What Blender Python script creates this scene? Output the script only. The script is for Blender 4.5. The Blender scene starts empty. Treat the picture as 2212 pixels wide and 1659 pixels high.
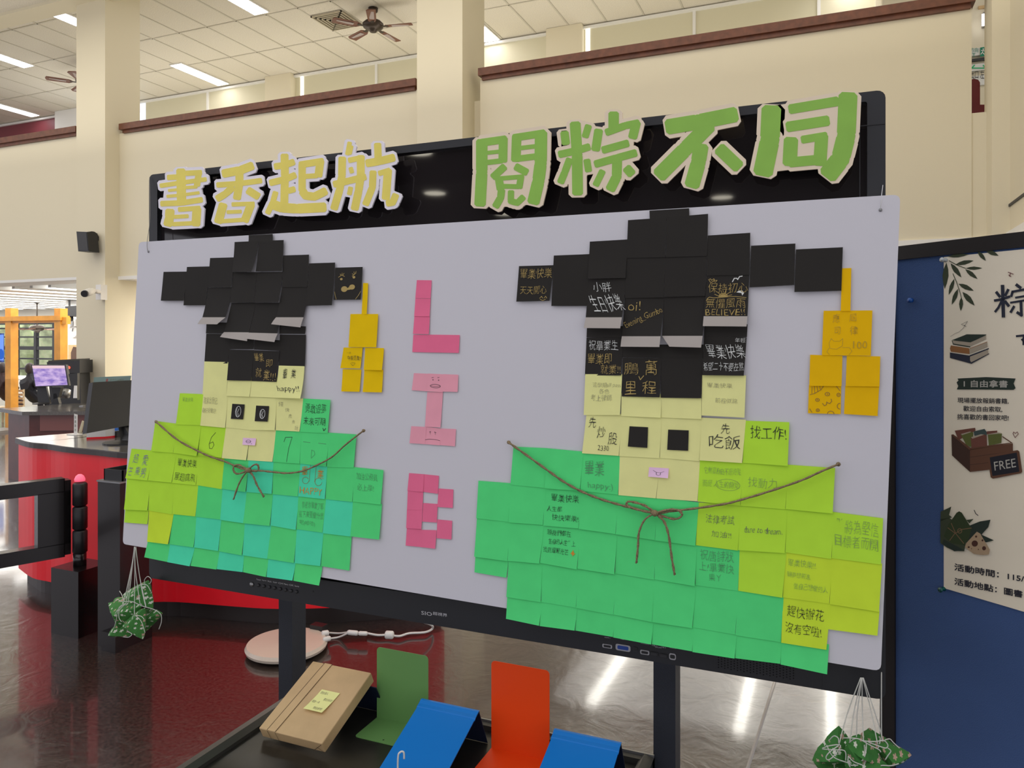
import bpy, bmesh, math, random
from mathutils import Vector
random.seed(7)
S = bpy.context.scene
C = S.collection
# ------------------------------------------------------------ camera
H = 1.6                       # lens height above the floor
TH = math.radians(22.82)      # heading, to the left of +Y
FP = 1628.0                   # focal length in pixels of a 2212 px wide frame
CX, HY = 1106.0, 735.0
cs, sn = math.cos(TH), math.sin(TH)
cd = bpy.data.cameras.new('camera'); cam = bpy.data.objects.new('camera', cd); C.objects.link(cam)
cam.location = (0, 0, H); cam.rotation_euler = (math.pi/2, 0, TH)
cd.sensor_width = 36; cd.lens = FP/2212*36; cd.shift_y = -94.5/2212; cd.clip_start = .05
S.camera = cam
# ------------------------------------------------------------ light and exposure
S.view_settings.view_transform = 'Standard'; S.view_settings.look = 'None'
S.view_settings.gamma = 1; S.view_settings.use_curve_mapping = False
S.view_settings.exposure = 0.11
W = bpy.data.worlds.new('world'); S.world = W; W.use_nodes = True
W.node_tree.nodes['Background'].inputs[0].default_value = (.90, .89, .96, 1)
W.node_tree.nodes['Background'].inputs[1].default_value = 1.12
def area(name, loc, rot, sx, sy, power, col):
    l = bpy.data.lights.new(name, 'AREA'); l.shape = 'RECTANGLE'; l.size = sx; l.size_y = sy
    l.energy = power; l.color = col
    o = bpy.data.objects.new(name, l); C.objects.link(o); o.location = loc; o.rotation_euler = rot
    return o
area('hall_ceiling_light', (-6.5, 4.2, 6.2), (0, 0, 0), 20, 4.6, 330, (1, .94, .82))
area('gallery_ceiling_fill', (-7, 10.4, 4.9), (math.pi, 0, 0), 16, .6, 62, (1, .94, .84))  # added upward fill that brightens the gallery ceiling, no fitting there
area('hall_ceiling_fill', (-6, 6.4, 4.2), (math.pi, 0, 0), 16, .6, 62, (1, .94, .84))  # added upward fill below the hall ceiling, not a lamp of the building
area('far_room_light', (-16, 10.9, 2.36), (0, 0, 0), 12, 5, 330, (1, .96, .88))
area('far_room_up_fill', (-15, 10.6, .9), (math.pi, 0, 0), 12, 4, 60, (1, .97, .92))  # added fill from below to lighten the baffle ceiling
area('under_gallery_light', (.7, 9.1, 2.46), (0, 0, 0), 7.2, 2.4, 72, (1, .97, .93))
area('left_bay_light', (-7.5, 9.5, 2.46), (0, 0, 0), 3.6, 1.4, 170, (1, .93, .82))
area('rear_downlights_light', (-2.2, -2.6, 2.8), (math.radians(-25), 0, 0), 3.5, 2, 75, (1, .95, .90))

# ------------------------------------------------------------ helpers
def P(px, py):                # direction of the sight line through a measured point
    xc = (px-CX)/FP
    return Vector((xc*cs-sn, xc*sn+cs, (HY-py)/FP))
O = Vector((0, 0, H))
def atY(px, py, Y): d = P(px, py); return O + d*(Y/d.y)
def atZ(px, py, Z): d = P(px, py); return O + d*((Z-H)/d.z)
def atX(px, py, X): d = P(px, py); return O + d*(X/d.x)
def atD(px, py, zc): return O + P(px, py)*zc
def sub(a, b): return Vector(a)-Vector(b)
def lin(c):
    return tuple((v/255/12.92 if v/255 <= .04045 else ((v/255+.055)/1.055)**2.4) for v in c)
def mat(name, rgb, rough=.6, metal=0, emit=None, es=0, noise=None, bump=None, spec=.5, coat=0, alpha=1):
    m = bpy.data.materials.new(name); m.use_nodes = True
    nt = m.node_tree; b = nt.nodes['Principled BSDF']
    c = tuple(min(.95, v) for v in rgb)
    b.inputs['Base Color'].default_value = (*c, 1)
    b.inputs['Roughness'].default_value = rough; b.inputs['Metallic'].default_value = metal
    b.inputs['Specular IOR Level'].default_value = spec
    b.inputs['Coat Weight'].default_value = coat; b.inputs['Coat Roughness'].default_value = .08
    if alpha < 1: b.inputs['Alpha'].default_value = alpha
    if emit:
        b.inputs['Emission Color'].default_value = (*emit, 1); b.inputs['Emission Strength'].default_value = es
    if noise:                 # (scale, amount, detail)
        tc = nt.nodes.new('ShaderNodeTexCoord'); n = nt.nodes.new('ShaderNodeTexNoise')
        n.inputs['Scale'].default_value = noise[0]; n.inputs['Detail'].default_value = noise[2] if len(noise) > 2 else 4
        nt.links.new(tc.outputs['Object'], n.inputs['Vector'])
        mr = nt.nodes.new('ShaderNodeMapRange'); mr.inputs['From Min'].default_value = .3; mr.inputs['From Max'].default_value = .7
        mr.inputs['To Min'].default_value = 1-noise[1]; mr.inputs['To Max'].default_value = 1+noise[1]
        nt.links.new(n.outputs['Fac'], mr.inputs['Value'])
        mx = nt.nodes.new('ShaderNodeVectorMath'); mx.operation = 'SCALE'; mx.inputs[0].default_value = c
        nt.links.new(mr.outputs[0], mx.inputs['Scale']); nt.links.new(mx.outputs[0], b.inputs['Base Color'])
    if bump:                  # (scale, strength)
        tc = nt.nodes.new('ShaderNodeTexCoord'); n = nt.nodes.new('ShaderNodeTexNoise')
        n.inputs['Scale'].default_value = bump[0]; n.inputs['Detail'].default_value = 5
        nt.links.new(tc.outputs['Object'], n.inputs['Vector'])
        bp = nt.nodes.new('ShaderNodeBump'); bp.inputs['Strength'].default_value = bump[1]; bp.inputs['Distance'].default_value = .01
        nt.links.new(n.outputs['Fac'], bp.inputs['Height']); nt.links.new(bp.outputs[0], b.inputs['Normal'])
    return m
def pm(name, rgb255, k=.6, **kw):   # material from a colour measured under light k
    l = lin(rgb255); k3 = k if isinstance(k, tuple) else (k, k, k)
    return mat(name, tuple(l[i]/k3[i] for i in range(3)), **kw)
def obj(name, verts, faces, m, parent=None, smooth=False, mats=None):
    me = bpy.data.meshes.new(name); me.from_pydata([tuple(v) for v in verts], [], faces)
    me.materials.append(m)
    if mats:
        for x in mats[0]: me.materials.append(x)
        for i, p in enumerate(me.polygons): p.material_index = mats[1][i]
    if smooth: me.polygons.foreach_set('use_smooth', [True]*len(me.polygons))
    me.update()
    o = bpy.data.objects.new(name, me); C.objects.link(o)
    if parent: o.parent = parent
    return o
def fixn(o):
    bm = bmesh.new(); bm.from_mesh(o.data); bmesh.ops.recalc_face_normals(bm, faces=bm.faces); bm.to_mesh(o.data); bm.free(); return o
def tag(o, label=None, cat=None, group=None, kind=None):
    if label: o['label'] = label
    if cat: o['category'] = cat
    if group: o['group'] = group
    if kind: o['kind'] = kind
    return o
def empty(name, loc=(0, 0, 0), label=None, cat=None, group=None):
    # parts are modelled in world space, so the empty stays at the origin of its parts via the inverse matrix
    o = bpy.data.objects.new(name, None); C.objects.link(o); o.location = loc; o.empty_display_size = .05
    return tag(o, label, cat, group)
class MB:
    def __init__(s): s.v = []; s.f = []; s.mi = []; s.cur = 0
    def add(s, vs, fs):
        n = len(s.v); s.v += [Vector(v) for v in vs]; s.f += [tuple(i+n for i in f) for f in fs]; s.mi += [s.cur]*len(fs); return s
    def box(s, a, b):
        x0, y0, z0 = [min(a[i], b[i]) for i in range(3)]; x1, y1, z1 = [max(a[i], b[i]) for i in range(3)]
        return s.add([(x0,y0,z0),(x1,y0,z0),(x1,y1,z0),(x0,y1,z0),(x0,y0,z1),(x1,y0,z1),(x1,y1,z1),(x0,y1,z1)],
              [(0,3,2,1),(4,5,6,7),(0,1,5,4),(1,2,6,5),(2,3,7,6),(3,0,4,7)])
    def prism(s, poly, off):          # poly: 3D points, extruded by vector off
        n = len(poly); off = Vector(off); p = [Vector(q) for q in poly]
        return s.add(p+[q+off for q in p], [tuple(range(n))[::-1], tuple(range(n, 2*n))]+[(i, (i+1) % n, (i+1) % n+n, i+n) for i in range(n)])
    def tube(s, pts, r, n=6, closed=False, taper=None):
        pts = [Vector(p) for p in pts]; m = len(pts); rings = []; up = None
        for i, p in enumerate(pts):
            d = (pts[min(i+1, m-1)]-pts[max(i-1, 0)])
            if closed: d = pts[(i+1) % m]-pts[i-1]
            d = d.normalized() if d.length > 1e-9 else Vector((0, 0, 1))
            if up is None: up = d.orthogonal().normalized()
            u = (up-d*up.dot(d)); u = u.normalized() if u.length > 1e-6 else d.orthogonal().normalized(); up = u
            w = d.cross(u); rr = r*(taper[i] if taper else 1)
            rings.append([p+(u*math.cos(2*math.pi*k/n)+w*math.sin(2*math.pi*k/n))*rr for k in range(n)])
        vs = [v for q in rings for v in q]; fs = []
        for i in range(m if closed else m-1):
            a, b = i*n, ((i+1) % m)*n
            fs += [(a+k, a+(k+1) % n, b+(k+1) % n, b+k) for k in range(n)]
        if not closed: fs += [tuple(range(n))[::-1], tuple(range((m-1)*n, m*n))]
        return s.add(vs, fs)
    def lathe(s, c, prof, n=24, axis='z'):
        c = Vector(c); vs = []; fs = []; m = len(prof)
        for (r, h) in prof:
            for k in range(n):
                a = 2*math.pi*k/n; q = (r*math.cos(a), r*math.sin(a), h)
                if axis == 'y': q = (q[0], h, q[1])
                if axis == 'x': q = (h, q[0], q[1])
                vs.append(c+Vector(q))
        for i in range(m-1): fs += [(i*n+k, i*n+(k+1) % n, (i+1)*n+(k+1) % n, (i+1)*n+k) for k in range(n)]
        fs += [tuple(range(n))[::-1], tuple(range((m-1)*n, m*n))]
        return s.add(vs, fs)
    def build(s, name, m, parent=None, smooth=False, mats=None):
        return fixn(obj(name, s.v, s.f, m, parent, smooth, (mats, s.mi) if mats else None))
def B(a, b): return MB().box(a, b)
def rebase(root):               # put a thing's empty at the foot of its parts without moving them
    pts = [Vector(c) for ch in root.children_recursive if ch.type == 'MESH' for c in ch.bound_box]
    if not pts: return root
    lo = [min(p[i] for p in pts) for i in range(3)]; hi = [max(p[i] for p in pts) for i in range(3)]
    b = Vector(((lo[0]+hi[0])/2, (lo[1]+hi[1])/2, lo[2]))
    root.location = b
    for ch in root.children: ch.location = -b
    return root
ROOTS = []
def thing(name, label, cat, group=None):
    o = empty(name, (0, 0, 0), label, cat, group); ROOTS.append(o); return o
def roundrect(cx, cy, w, h, r, n=4):
    pts = []
    for (sx, sy, a0) in ((1, 1, 0), (-1, 1, 90), (-1, -1, 180), (1, -1, 270)):
        for k in range(n+1):
            a = math.radians(a0+90*k/n); pts.append((cx+sx*(w/2-r)+r*math.cos(a), cy+sy*(h/2-r)+r*math.sin(a)))
    return pts
def arcpts(pts, n=6):           # Catmull-Rom through 3D points
    pts = [Vector(p) for p in pts]; q = [pts[0]]+pts+[pts[-1]]; out = []
    for i in range(1, len(q)-2):
        for k in range(n):
            t = k/n
            out.append(.5*((2*q[i])+(q[i+1]-q[i-1])*t+(2*q[i-1]-5*q[i]+4*q[i+1]-q[i+2])*t*t+(3*q[i]-q[i-1]-3*q[i+1]+q[i+2])*t**3))
    return out+[pts[-1]]
def text_shape(s, thin=0):              # glyph outlines of a string as a flat mesh: vertices in 0..1 x 0..1 (y up)
    cu = bpy.data.curves.new('glyphs', 'FONT'); cu.body = s; cu.resolution_u = 2; cu.fill_mode = 'BOTH'; cu.offset = thin
    o = bpy.data.objects.new('glyphs', cu); C.objects.link(o)
    me = bpy.data.meshes.new_from_object(o.evaluated_get(bpy.context.evaluated_depsgraph_get()))
    bpy.data.objects.remove(o); bpy.data.curves.remove(cu)
    vs = [(v.co.x, v.co.y) for v in me.vertices]; fs = [tuple(p.vertices) for p in me.polygons]
    bpy.data.meshes.remove(me)
    x0 = min(v[0] for v in vs); x1 = max(v[0] for v in vs); y0 = min(v[1] for v in vs); y1 = max(v[1] for v in vs)
    return [((v[0]-x0)/(x1-x0), (v[1]-y0)/(y1-y0)) for v in vs], fs
def write(mb, f, s, u0, v0, u1, v1, off=.0004, skew=0, rot=0, jit=0, thin=0):
    # lettering laid on a surface f(u, v, off); v runs down
    vs, fs = text_shape(s, thin); out = []
    cu_, cv_ = (u0+u1)/2, (v0+v1)/2
    for (x, y) in vs:
        yy = 1-y; xx = x+skew*(y-.5)
        if jit: yy += jit*math.sin(x*9+len(s)); xx += jit*.3*math.sin(y*5+x*14)
        u = u0+(u1-u0)*xx; v = v0+(v1-v0)*yy
        du, dv = u-cu_, v-cv_
        out.append(f(cu_+du*math.cos(rot)-dv*math.sin(rot), cv_+du*math.sin(rot)+dv*math.cos(rot), off))
    mb.add(out, fs)
def ribbon(mb, f, pts, w, off=.0005, closed=False):
    n = len(pts)
    for i in range(n if closed else n-1):
        a = pts[i]; b = pts[(i+1) % n]; dx, dy = b[0]-a[0], b[1]-a[1]; L = math.hypot(dx, dy) or 1
        ex, ey = dx/L*w*.4, dy/L*w*.4; nx, ny = -dy/L*w/2, dx/L*w/2
        q = [(a[0]-ex+nx, a[1]-ey+ny), (b[0]+ex+nx, b[1]+ey+ny), (b[0]+ex-nx, b[1]+ey-ny), (a[0]-ex-nx, a[1]-ey-ny)]
        mb.add([f(x, y, off+i*2e-6) for x, y in q], [(0, 1, 2, 3)])
def fill(mb, f, pts, off=.0005):
    mb.add([f(x, y, off) for x, y in pts], [tuple(range(len(pts)))])
def ell(cx, cy, rx, ry, n=12, a0=0, a1=360): return [(cx+rx*math.cos(math.radians(a0+(a1-a0)*k/n)), cy+ry*math.sin(math.radians(a0+(a1-a0)*k/n))) for k in range(n+(a1-a0 != 360))]
# ------------------------------------------------------------ materials of the building
M_wall = mat('cream_wall_paint', (.77, .705, .53), rough=.8, bump=(60, .04))
M_wall2 = mat('pale_gallery_blind', (.70, .66, .48), rough=.7)
M_white = mat('white_paint', (.85, .84, .80), rough=.6)
M_ceil = mat('mineral_ceiling_tile', (.76, .71, .60), rough=.95, noise=(90, .16, 6), bump=(160, .25))
M_grid = mat('ceiling_grid_bar', (.62, .58, .48), rough=.6)
M_rail = mat('brown_painted_rail', (.14, .045, .02), rough=.4, noise=(14, .25))
M_maroon = mat('maroon_wall_panel', (.20, .035, .045), rough=.5)
M_lamp = mat('fluorescent_diffuser', (.9, .9, .9), emit=(1, .97, 1.0), es=9)
M_black = mat('black_plastic', (.012, .012, .013), rough=.42)
M_dark = mat('dark_grey_plastic', (.03, .03, .032), rough=.5)
M_wplast = mat('white_plastic', (.78, .76, .72), rough=.35)
M_steel = mat('grey_metal', (.32, .32, .32), rough=.35, metal=.8)
# floor: dark brown and maroon marbled vinyl with a worn wax gloss
M_floor = bpy.data.materials.new('marbled_vinyl_floor'); M_floor.use_nodes = True
nt = M_floor.node_tree; b = nt.nodes['Principled BSDF']
tc = nt.nodes.new('ShaderNodeTexCoord'); n1 = nt.nodes.new('ShaderNodeTexNoise'); n1.inputs['Scale'].default_value = .9; n1.inputs['Detail'].default_value = 3
n2 = nt.nodes.new('ShaderNodeTexNoise'); n2.inputs['Scale'].default_value = 75; n2.inputs['Detail'].default_value = 8
cr = nt.nodes.new('ShaderNodeValToRGB'); cr.color_ramp.elements[0].position = .42; cr.color_ramp.elements[0].color = (.024, .018, .014, 1)
cr.color_ramp.elements[1].position = .58; cr.color_ramp.elements[1].color = (.030, .016, .014, 1)
mr = nt.nodes.new('ShaderNodeMapRange'); mr.inputs['From Min'].default_value = .3; mr.inputs['From Max'].default_value = .75; mr.inputs['To Min'].default_value = .2; mr.inputs['To Max'].default_value = 2.6
mx = nt.nodes.new('ShaderNodeVectorMath'); mx.operation = 'SCALE'
for n in (n1, n2): nt.links.new(tc.outputs['Object'], n.inputs['Vector'])
nt.links.new(n1.outputs['Fac'], cr.inputs['Fac']); nt.links.new(n2.outputs['Fac'], mr.inputs['Value'])
nt.links.new(cr.outputs['Color'], mx.inputs[0]); nt.links.new(mr.outputs[0], mx.inputs['Scale']); nt.links.new(mx.outputs[0], b.inputs['Base Color'])
b.inputs['Roughness'].default_value = .27; b.inputs['Specular IOR Level'].default_value = .6
b.inputs['Coat Weight'].default_value = .8; b.inputs['Coat Roughness'].default_value = .075
wv = nt.nodes.new('ShaderNodeTexNoise'); wv.inputs['Scale'].default_value = 7; wv.inputs['Detail'].default_value = 9; wv.inputs['Distortion'].default_value = 1.2
bp = nt.nodes.new('ShaderNodeBump'); bp.inputs['Strength'].default_value = .25; bp.inputs['Distance'].default_value = .02
nt.links.new(tc.outputs['Object'], wv.inputs['Vector']); nt.links.new(wv.outputs['Fac'], bp.inputs['Height']); nt.links.new(bp.outputs[0], b.inputs['Normal'])

YP, YC, YB = 7.72, 7.49, 11.62          # parapet face, column face, gallery back wall
ZS, ZR, ZC = H+.908, H+2.94, H+5.05  # gallery soffit, rail underside, hall ceiling
ZU = H+2.03                            # gallery floor
def struct(o): return tag(o, kind='structure')
flo = struct(B((-34, -8, -.1), (8, 30, 0)).build('floor', M_floor))
sa, sb2 = atZ(1669, 1488, 0), atZ(1613, 1665, 0); sdir = (sb2-sa).normalized()
MB().tube([sa-sdir*1.2+Vector((0,0,-.003)), sb2+sdir*.4+Vector((0,0,-.003))], .008, 8).build('vinyl_seam', mat('raised_vinyl_seam', (.30, .28, .26), rough=.25), flo, True)
# hall ceiling: dark void plate carrying a grid and lay-in tiles
ceil_o = struct(B((-24, 1.5, ZC+.06), (6, YB+.2, ZC+.12)).build('ceiling', M_grid))
tx, ty = .6, 1.15
lamps = [(-10.95, 10.9), (-6.95, 9.75), (-13.55, 9.75), (-15.9, 10.9), (-13.35, 10.9)]
tile_me = None
gm = MB()
xs = [-18.0+tx*i-.25 for i in range(34)]
for x in xs: gm.box((x-.012, 6.9, ZC-.004), (x+.012, YB, ZC+.02))
ys = [YB-.02-ty*j for j in range(5)]
for y in ys: gm.box((xs[0], y-.012, ZC-.004), (xs[-1], y+.012, ZC+.02))
gm.build('ceiling_grid', M_grid, ceil_o)
lampcells = set()
def cell(px, py):
    p = atZ(px, py, ZC); return (int((p.x-xs[0])//tx), int((ys[0]-p.y)//ty))
LP = [(430, 160), (520, 3), (2, 131), (35, 242), (1052, 76), (1880, -60)]
for q in LP: lampcells.add(cell(*q))
vent_cell = cell(752, 48)
for i in range(33):
    for j in range(4):
        x0, y1 = xs[i], ys[j]
        if (i, j) == vent_cell: continue
        if tile_me is None:
            o = B((-.286, -.561, 0), (.286, .561, .015)).build('ceiling_tile', M_ceil, ceil_o); tile_me = o.data
        else:
            o = bpy.data.objects.new('ceiling_tile', tile_me); C.objects.link(o); o.parent = ceil_o
        o.location = (x0+tx/2, y1-ty/2, ZC+.002+random.uniform(0, .004))
# fluorescent fittings let into the grid
first = None
def lamp_at(px, py, label):
    p = atZ(px, py, ZC)
    t = thing('ceiling_light', label, 'light', 'fluorescent lights in the hall ceiling')
    B((p.x-.15, p.y-.6, ZC-.02), (p.x+.15, p.y+.6, ZC+.001)).build('light_frame', M_white, t)
    B((p.x-.125, p.y-.58, ZC-.026), (p.x+.125, p.y+.58, ZC-.018)).build('diffuser', M_lamp, t)
lamp_at(433, 160, 'long white fluorescent ceiling light left of the near ceiling fan, just above the gallery rail')
lamp_at(505, -8, 'long fluorescent ceiling light cut by the top edge right of the left column')
lamp_at(110, 22, 'short lit end of fluorescent ceiling light beside left column, high up')
lamp_at(-8, 118, 'fluorescent ceiling light at the left edge, upper of two there')
lamp_at(20, 233, 'fluorescent ceiling light at the left edge, just above the maroon wall panel')
lamp_at(1030, 57, 'fluorescent ceiling light mostly hidden behind the middle column')
lamp_at(1840, -75, 'fluorescent ceiling light above the right end of the gallery')
# beam across the hall
struct(B((-24, 7.3, H+4.77), (6, 7.62, ZC+.06)).build('trim_1', M_wall))
struct(B((-24, 1.5, H+4.81), (6, 7.3, H+4.9)).build('ceiling_2', M_ceil))
# columns
def xat(px, Y): return atY(px, 500, Y).x
c1 = (xat(165, YC), xat(227, YC)); c2 = (xat(900.7, YC), xat(998.8, YC)); c3 = (xat(2142.5, YC), xat(2182, YC)+.5)
for i, c in enumerate((c1, c2, c3)):
    struct(B((c[0], YC, 0), (c[1], YC+(.577 if i < 2 else .33), ZC)).build('wall_column_%s' % ('left', 'middle', 'right')[i], M_wall))
# gallery parapets, floor slab, soffit
def parapet(name, x0, x1, Y, top):
    struct(B((x0, Y, ZS), (x1, Y+.16, top)).build(name, M_wall))
xr = xat(2099, YP)
parapet('wall_parapet_left', -24, c1[0], YC+.06, ZR)
parapet('wall_parapet_middle', xat(258, YP), c2[0]-.12, YP, ZR)
parapet('wall_parapet_right', xat(1034, YP)+.02, xr, YP, ZR)
struct(B((c1[1]-.02, YP+.02, ZS), (xat(258, YP)+.02, YP+.1, ZR-1.0)).build('wall_infill_left', M_wall))
struct(B((c2[0]-.14, YP+.04, ZS), (c2[0]+.02, YP+.1, ZR)).build('wall_infill_middle', M_wall))
struct(B((c2[1]-.02, YP+.08, ZS), (xat(1034, YP)+.03, YP+.14, ZR-.2)).build('wall_infill_right', M_wall))
struct(B((xr-.01, YP+.01, ZS), (c3[0]+.02, YP+.16, ZU-.02)).build('wall_parapet_stub', M_wall))
def rail(x0, x1, Y):
    t = thing('handrail', '', 'rail', 'brown rails capping the gallery parapets')
    B((x0, Y-.07, ZR+.03), (x1, Y+.2, ZR+.115)).build('rail_cap', M_rail, t)
    B((x0+.03, Y-.035, ZR-.012), (x1-.03, Y+.18, ZR+.032)).build('rail_moulding', M_rail, t)
    return t
rail(-24, c1[0]-.01, YC+.06)['label'] = 'brown wooden handrail on the gallery parapet left of the left column'
rail(xat(259, YP-.05), xat(899, YP-.05)+.0, YP)['label'] = 'brown wooden handrail on the parapet between the left and middle columns'
rail(xat(1034, YP-.05), xr+.02, YP)['label'] = 'long brown wooden handrail right of the middle column'
struct(B((-24, YP+.17, ZU-.3), (6, YB+3, ZU)).build('floor_gallery', M_white))
# gallery back wall with pale blinds, pilasters and light slits
def bx(px): return atY(px, 200, YB).x
x_op0, x_op1, x_mar = bx(301), bx(315), bx(138)
struct(B((x_op1, YB, ZU), (6, YB+.1, ZC)).build('wall_back_gallery', M_wall2))
struct(B((-24, YB+.01, ZU), (x_mar, YB+.1, ZC)).build('wall_maroon', M_maroon))
struct(B((x_mar-.02, YB-.2, ZU), (x_mar+1.1, YB+.1, ZC)).build('wall_pilaster_left', M_white))
struct(B((x_mar+1.0, YB+.6, ZU), (x_op1+.5, YB+.7, ZC)).build('wall_recess', mat('window_daylight_pane', (.7, .75, .8), emit=(.75, .85, 1), es=.8)))
struct(B((bx(300)-.3, YB+.45, ZU+1.55), (x_op1+.1, YB+.5, ZU+1.62)).build('window_1', M_dark))
for k, (a, c) in enumerate(((583, 638), (1186, 1262), (1890, 1960))):
    x0, x1 = bx(a), bx(c); struct(B((x0, YB-.14, ZU), (x1, YB, ZC)).build('wall_pilaster_%s' % ('one', 'two', 'three')[k], M_wall))
M_slit = mat('daylight_slit', (.9, .9, .9), emit=(1, .98, .95), es=1.6)
for k, a in enumerate((653, 1270)):
    struct(B((bx(a)-.035, YB-.012, ZU+.9), (bx(a)+.035, YB-.002, ZC-.03)).build('window_%d' % (k+2), M_slit))
for k, a in enumerate((450, 814, 1500, 1769)):
    struct(B((bx(a)-.022, YB-.03, ZU+.3), (bx(a)+.022, YB, ZC-.02)).build('trim_%d' % (k+2), M_white))
struct(B((-24, YB-.05, ZC-.06), (6, YB, ZC-.02)).build('trim_6', M_white))
# gallery side wall coming toward the viewer at the right
XS = xat(2182, YC)
struct(B((XS, -1, ZS+.0), (XS+.2, YC, ZC)).build('wall_right_gallery', M_wall))
struct(B((XS-.03, -1, ZS-.10), (XS+.25, YC, ZS)).build('trim_7', M_white))
struct(B((XS-.012, -1, ZS+.22), (XS, YC, ZS+.24)).build('trim_8', M_dark))
# soffit behind the parapet, baffle ceiling, room under the gallery
struct(B((-24, YC+.06, ZS-.04), (c1[0], YP+.35, ZS)).build('trim_9', M_white))
struct(B((c1[1], YP-.02, ZS-.05), (8, YP+.35, ZS)).build('trim_10', M_white))
ORDN = ['first', 'second', 'third', 'fourth']
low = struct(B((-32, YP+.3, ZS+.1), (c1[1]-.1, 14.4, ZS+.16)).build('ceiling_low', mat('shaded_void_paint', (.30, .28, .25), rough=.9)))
bafm = None
M_tube = mat('baffle_tube_light', (.9, .9, .9), emit=(1, 1, .98), es=6)
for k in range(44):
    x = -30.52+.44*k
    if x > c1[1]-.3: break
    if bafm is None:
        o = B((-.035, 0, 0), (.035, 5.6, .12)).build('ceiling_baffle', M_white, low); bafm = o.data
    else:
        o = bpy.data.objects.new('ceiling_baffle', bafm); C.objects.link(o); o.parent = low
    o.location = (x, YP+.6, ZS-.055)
for k in range(23):
    x = -30.3+.88*k
    t = thing('tube_light', '', 'light', 'tube lights between the ceiling baffles')
    t['label'] = 'bright tube light between the white ceiling baffles under the gallery'
    B((x-.07, YP+.8, ZS-.05), (x+.07, 14.0, ZS-.01)).build('tube', M_tube, t); B((x-.08, YP+.8, ZS-.01), (x+.08, 14.0, ZS+.096)).build('housing', M_white, t)
struct(B((c1[1]+.02, YP+.35, ZS+.0), (8, 10.6, ZS+.06)).build('ceiling_under_gallery', M_white))
M_tube2 = mat('bay_tube_light', (.9, .9, .9), emit=(1, .97, .88), es=10)
for k, x in enumerate((-2.46, -.87, .02, .9)):
    t = thing('tube_light', 'bare tube light under the gallery at the right, %s from the middle column' % ORDN[k], 'light', 'tube lights under the right gallery')
    B((x-.05, 8.1, ZS-.075), (x+.05, 10.2, ZS-.02)).build('tube', M_tube2, t); B((x-.07, 8.08, ZS-.02), (x+.07, 10.22, ZS-.001)).build('housing', M_white, t)
# rear wall under the gallery: open strip on the right is a plain lit wall
xw = c1[1]
struct(B((xw-.35, 10.6, 0), (8, 10.7, ZS+.1)).build('wall_under_gallery', mat('warm_white_wall', (.86, .78, .62), rough=.8)))
struct(B((xw-.45, YC+.6, 0), (xw-.35, 14.4, ZS+.1)).build('wall_partition_inner', M_white))
far = 14.4
def fx(px): return atY(px, 700, far).x
def fz(px, py): return atY(px, py, far).z
wx0, wx1 = fx(-60), fx(121); wz0, wz1 = max(.05, fz(70, 822)), fz(70, 694)
M_far = mat('far_room_wall', (.85, .80, .70), rough=.8)
m = MB(); m.box((-46, far, 0), (wx0, far+.15, ZS+.2)); m.box((wx1, far, 0), (xw+2, far+.15, ZS+.2)); m.box((wx0, far, wz1), (wx1, far+.15, ZS+.2)); m.box((wx0, far, 0), (wx1, far+.15, wz0))
struct(m.build('wall_far', M_far))
win = struct(B((wx0, far+.02, wz0-.02), (wx1, far+.14, wz0+.03)).build('window_4', M_dark))
for px in (-30, 31, 73, 113):
    B((fx(px)-.05, far+.03, wz0), (fx(px)+.05, far+.12, wz1)).build('window_mullion', M_dark, win)
for py in (699, 709, 728, 752, 775, 797):
    z = fz(70, py); h = .05 if py == 752 else .022
    B((wx0, far+.04, z-h), (wx1, far+.11, z+h)).build('window_bar', M_dark, win)
struct(B((fx(92), far+2.0, 0), (fx(110), far+2.4, 3.2)).build('wall_outside_pillar', M_wall))
M_leaf = mat('sunlit_leaves', (.80, .92, .55), rough=.7, noise=(3, .5, 8))
for k in range(3):
    c = atY(8+58*k, 770, far+5); r = .66; vs = []; fs = []; nn, mm = 16, 9
    for i in range(mm+1):
        for j in range(nn):
            a = math.pi*i/mm; q = 2*math.pi*j/nn; rr = r*(1+random.uniform(-.14, .14)); vs.append((c.x+rr*math.sin(a)*math.cos(q), c.y+rr*math.sin(a)*math.sin(q), 1.35+2.4*rr*math.cos(a)))
    for i in range(mm): fs += [(i*nn+j, i*nn+(j+1) % nn, (i+1)*nn+(j+1) % nn, (i+1)*nn+j) for j in range(nn)]
    tag(fixn(obj('shrub', vs, fs, M_leaf)), 'sunlit green shrub outside the far window, %s from the left' % ('first','second','third','fourth','fifth')[k], 'shrub', 'shrubs outside the far window')
# orange timber portal
M_orange = mat('orange_timber', (.78, .34, .04), rough=.35, noise=(6, .12))
YQ = 9.0
def qx(px): return atY(px, 700, YQ).x
def qz(px, py): return atY(px, py, YQ).z
t = thing('timber_portal', 'orange timber door frame under the gallery at the far left', 'door frame')
for a, c in ((11, 23), (117, 130)):
    B((qx(a), YQ, 0), (qx(c), YQ+.14, qz(a, 666))).build('post', M_orange, t)
B((qx(-40), YQ-.02, qz(60, 693)), (qx(132), YQ+.16, qz(60, 683))).build('lintel', M_orange, t)
B((qx(-40), YQ+.02, qz(60, 697.5)), (qx(130), YQ+.1, qz(60, 693))).build('lower_lintel', M_orange, t)
B((qx(130), YQ+.02, qz(140, 700)), (qx(141), YQ+.1, qz(140, 685))).build('side_rail', M_orange, t)
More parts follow.
